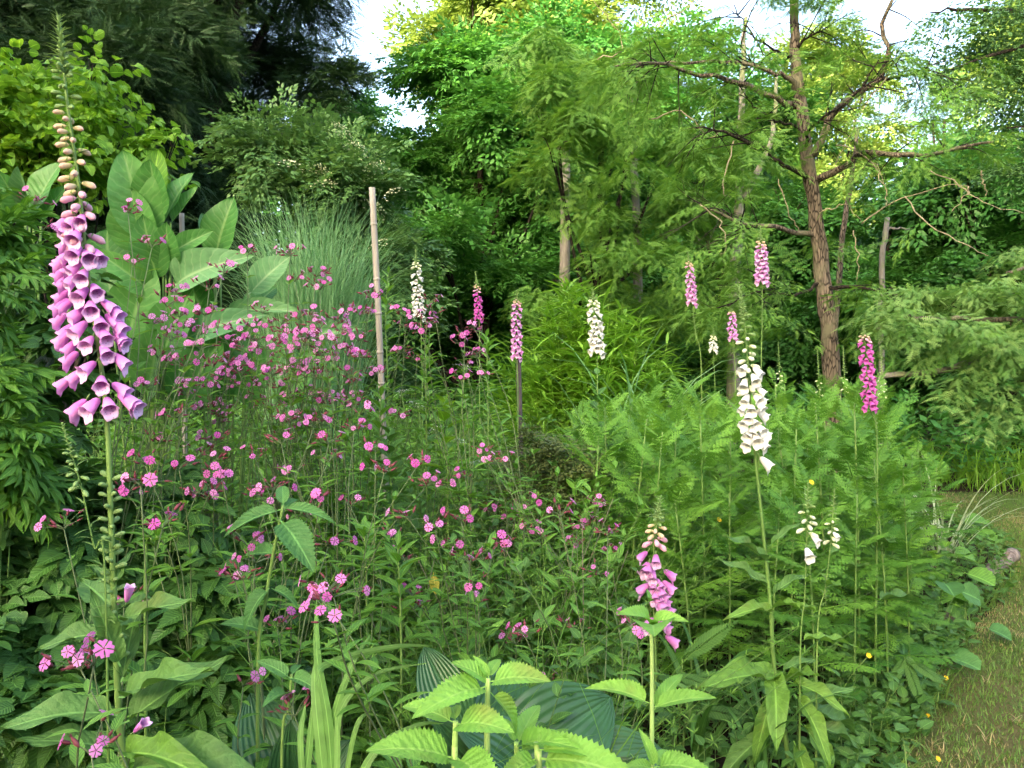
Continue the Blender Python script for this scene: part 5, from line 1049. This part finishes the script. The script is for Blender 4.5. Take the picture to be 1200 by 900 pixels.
nettle('pale nettle leaved shoot with a folded top right of the tallest one', [(607, 960), (606, 900), (605, 870)], 1.0, [(606, 874, 630, 815, .9, .05, 0), (604, 872, 592, 835, .8, .03, 0), (608, 876, 648, 850, .9, -.05, 1), (607, 880, 655, 860, .9, .0, 1)], 'nettle')
nettle('low pale nettle leaved shoot at the bottom edge with one long leaf', [(632, 960), (630, 890), (628, 870)], .97, [(629, 880, 712, 866, .85, -.02, 1), (630, 890, 738, 888, 1.1, -.05, 0), (628, 872, 655, 850, .9, .02, 0), (628, 890, 590, 900, 1.0, -.05, 1)], 'nettle')
nettle('single tall pale stem with a cupped top leaf before the pink foxglove', [(764, 960), (764, 850), (764, 780), (763, 728)], 1.35, [(763, 735, 750, 702, 1.1, -.05, 1), (764, 735, 783, 710, 1.1, -.05, 1), (764, 738, 765, 715, 1.5, -.10, 0), (763, 826, 695, 786, .8, .03, 1), (765, 830, 835, 803, .7, .0, 0), (765, 835, 800, 778, .6, .06, 0)], 'nettle')
nettle('low pale shoot at the foot of the single tall pale stem', [(768, 960), (768, 900)], 1.3, [(767, 900, 757, 858, .8, .0, 0), (769, 900, 820, 885, 1.1, -.05, 1), (768, 900, 790, 870, 1.0, .05, 0), (766, 902, 740, 890, .9, -.03, 0)], 'nettle')
nettle('darker toothed leaf stem in the weeds above the iris blades', [(302, 800), (312, 700), (322, 640), (332, 592)], 1.5, [(330, 598, 258, 612, .8, -.03, 0), (332, 596, 392, 598, .7, .0, 0), (328, 610, 366, 650, 1.2, -.08, 0), (324, 650, 275, 640, .9, .05, 0), (316, 690, 278, 722, 1.2, -.05, 1), (318, 690, 352, 700, 1.0, .0, 1), (332, 594, 330, 560, .9, .05, 0), (310, 740, 260, 720, .9, .0, 0), (330, 600, 350, 575, .8, .06, 0)], 'nettle_d', .004)
nettle('short dark toothed leaf plant left of the iris blades', [(330, 900), (338, 830), (342, 790)], 1.35, [(340, 795, 305, 768, 1.0, .0, 0), (341, 795, 368, 795, .9, -.05, 1), (338, 815, 318, 805, 1.1, -.05, 1), (342, 792, 355, 770, .8, .05, 0)], 'nettle_d', .003)

# ---- ferns, buttercups, white umbels, yellow leaf, fallen petals
def fern(label, px, D, z, fr):
    o = G(px, D); t = thing('fern', label, 'fern', o)
    for bx, by, tx, ty in fr:
        b, e = P(bx, by, D), P(tx, ty, D - .05); L = np.linalg.norm(e - b); g = Geo(); g.inst(T_fern, frames([b], [e - b], [[0, -.7, .8]], np.array([[L, L, L * .5]]))); g.build('frond', M['weed_b'], t, o)
        g = Geo(); g.tube(spline([o, (o + b) / 2 + [0, .03, .02], b], 6), .002, 4); g.build('stalk', M['stem'], t, o)
fern('fern with flat fronds between the pink and white foxgloves', 800, 2.5, .2, [(800, 772, 858, 728), (810, 795, 888, 792), (790, 790, 850, 808), (810, 830, 880, 838), (800, 800, 770, 790), (805, 850, 870, 885)])
fern('fern low at the right below the tansy by the lawn', 1060, 3.0, .1, [(1060, 770, 1085, 830), (1060, 770, 1110, 800), (1060, 772, 1040, 810), (1065, 800, 1095, 838)])
def bfly():
    g = Geo(); a = np.arange(5) * 2 * np.pi / 5; g.inst(leafT(.7, .35, .95, 4, 1, .2, -.25), frames(np.zeros((5, 3)), np.stack([np.cos(a), np.full(5, .35), np.sin(a)], -1), np.array([0, 1., 0]), np.full((5, 3), 1.0))); g.tube([[0, -.02, 0], [0, .2, 0]], [.12, .2], 7); return g.T()
bc_me = mesh_of('flower', bfly(), [M['buttercup']])
for px, py, D, lb, sz in [(1017, 769, 2.7, 'buttercup on a thin stalk below the tansy', .012), (1108, 795, 3.3, 'round buttercup nearest the lawn', .012), (1087, 839, 3.0, 'buttercup in the shade at the edge of the lawn', .010), (1098, 890, 2.7, 'buttercup lowest in the right corner', .012), (842, 610, 3.0, 'yellow flower among the tansy left of the white foxglove', .012), (950, 566, 2.9, 'yellow flower above the small white foxgloves', .012)]:
    h = P(px, py, D); b = np.array([h[0] - U(.05, .2), h[1] + .1, 0]); t = thing('buttercup', lb, 'wildflower', b, 'buttercups at the right of the bed'); g = Geo(); g.tube(spline([b, (b + h) / 2 + [.0, 0, .06], h], 9), .0018, 4); g.build('stem', M['stem'], t, b)
    link('flower', bc_me, t, frames([h - b], [[U(-.3, .3), -.7, .6]], [[0, 0, 1.]], np.array([[sz] * 3]))[0])
    g = Geo(); k = 8; a = U(0, 6.28, k); g.inst(T_pinna, frames(np.tile(b + [0, 0, .02], (k, 1)), np.stack([np.cos(a), np.sin(a), U(.3, 1, k)], -1), np.array([0, 0, 1.]), S3(U(.05, .1, k)))); g.build('leaves', M['weed_b'], t, b)
for px, D, lb, hs in [(520, 3.2, 'plant with flat white flower heads right of the bamboo cane', [(490, 472), (525, 508), (560, 540), (545, 428), (470, 458), (510, 500), (440, 522), (540, 515)]), (1030, 4.2, 'white flowered umbel plant in the tansy at the right', [(1045, 612), (1120, 625), (1100, 615)])]:
    o = G(px, D); t = thing('umbel_plant', lb, 'wildflower', o); gm = umbel(.045, 46); me = None; gs = Geo()
    for x, y in hs:
        h = P(x, y, D + U(-.1, .1))
        if me is None: ob = gm.build('flower_head', M['umbel'], t); me = ob.data
        else: ob = link('flower_head', me, t)
        ob.location = Vector(h - o); ob.rotation_euler = (.35, U(-.3, .3), U(0, 6)); gs.tube(spline([o, (o + h) / 2 + [0, 0, .1], h], 8), np.linspace(.004, .0015, 8), 4)
        for _ in range(6): gs.tube([h - [0, 0, .04], h + [U(-.03, .03), U(-.02, .02), 0]], .0008, 3)
    gs.build('stems', M['stem'], t, o)
    g = Geo(); k = 26; i_ = rng.integers(len(hs), size=k); ps = np.array([o * (1 - w_) + P(*hs[i], D) * w_ for i, w_ in zip(i_, U(.3, .95, k))]); a = U(0, 6.28, k); g.inst(T_ovate, frames(ps, np.stack([np.cos(a), np.sin(a), U(-.1, .6, k)], -1), np.array([0, 0, 1.]), S3(U(.06, .1, k)))); g.build('leaves', M['lime'], t, o)
# tall green leafy stem right of the cane
def leafy(label, path, D, n, L, mat, T=T_lance, cat='plant'):
    q0 = [P(x, y, D) for x, y in path]; o = np.array([q0[0][0], D, 0.]); t = thing('leafy_plant', label, cat, o); q = spline([o] + q0, 16); g = Geo(); g.tube(q, np.linspace(.004, .0018, 16), 5); g.build('stem', M['stem'], t, o)
    z = np.linspace(.35, 1, n); pos = np.stack([np.interp(z, np.linspace(0, 1, 16), q[:, i]) for i in range(3)], -1); a = np.arange(n) * 2.4
    g = Geo(); g.inst(T, frames(pos, np.stack([np.cos(a), np.sin(a), .35 + z ** 3], -1), np.array([0, 0, 1.]), S3(np.interp(z, [0, .8, 1], [L, L * .9, L * .5])))); g.build('leaves', M[mat], t, o)
leafy('green leafy stem without flowers right of the bamboo cane', [(500, 560), (499, 460), (500, 408)], 2.9, 26, .10, 'weed_a')
leafy('leafy lime stem below the magenta foxglove in the middle', [(525, 600), (522, 520), (520, 470)], 2.9, 22, .11, 'lime', T_ovate)
leafy('leafy green stem behind the bent iris blade', [(470, 760), (468, 690), (466, 640)], 1.9, 20, .10, 'weed_a')
leafy('leafy green stem left of the yellowed leaf', [(430, 720), (428, 650), (426, 620)], 2.0, 20, .09, 'weed_a')
leafy('leafy green stem beside the thin pink foxglove', [(572, 500), (571, 430), (570, 395)], 3.4, 24, .11, 'weed_a')
leafy('thin leafy stem behind the white umbel heads', [(455, 480), (452, 380), (455, 320)], 3.6, 24, .09, 'weed_a')
leafy('grey green leafy spire left of the large purple foxglove', [(170, 680), (182, 640), (188, 610)], 1.6, 16, .06, 'weed_a')
leafy('leafy stem at the left edge of the tansy', [(703, 600), (702, 520), (700, 440)], 3.5, 20, .10, 'weed_b', T_ovate)
leafy('leafy green stem hiding the foot of the bamboo cane', [(436, 620), (444, 520), (447, 455)], 2.85, 26, .11, 'weed_a')
leafy('broad leaved weed stem just right of the bamboo cane foot', [(462, 640), (458, 560), (456, 505)], 2.7, 22, .10, 'weed_b', T_ovate)
leafy('leafy weed stem just left of the bamboo cane foot', [(430, 640), (434, 570), (437, 520)], 2.7, 22, .10, 'weed_a')
o = P(508, 684, 2.1); g = Geo(); g.inst(T_ovate, frames([o + [0, 0, .03]], [[.1, -.1, -1]], [[0, -1, 0.]], np.array([[.05, .06, .05]]))); yl = thing('autumn_leaf', 'single yellowed leaf in the weeds at the centre', 'leaf', o); g.build('leaf_blade', M['yellowed'], yl, o)
for lb, (px, py, D), d in [('fallen lavender bell caught on a leaf of the large purple foxglove', (148, 706, 1.28), (.3, -.3, .8)), ('fallen pale bell lying low on the large purple foxglove leaves', (157, 858, 1.22), (.6, -.3, .6))]:
    p = P(px, py, D); t = thing('fallen_bell', lb, 'petal', p); link('petal', bellmesh('purple')[0], t, frames([[0, 0, 0]], [d], [[0, 0, 1.]], np.array([[.022, .036, .02]]))[0])
print('tris', sum(len(m.polygons) for m in bpy.data.meshes), 'objs', len(bpy.data.objects))
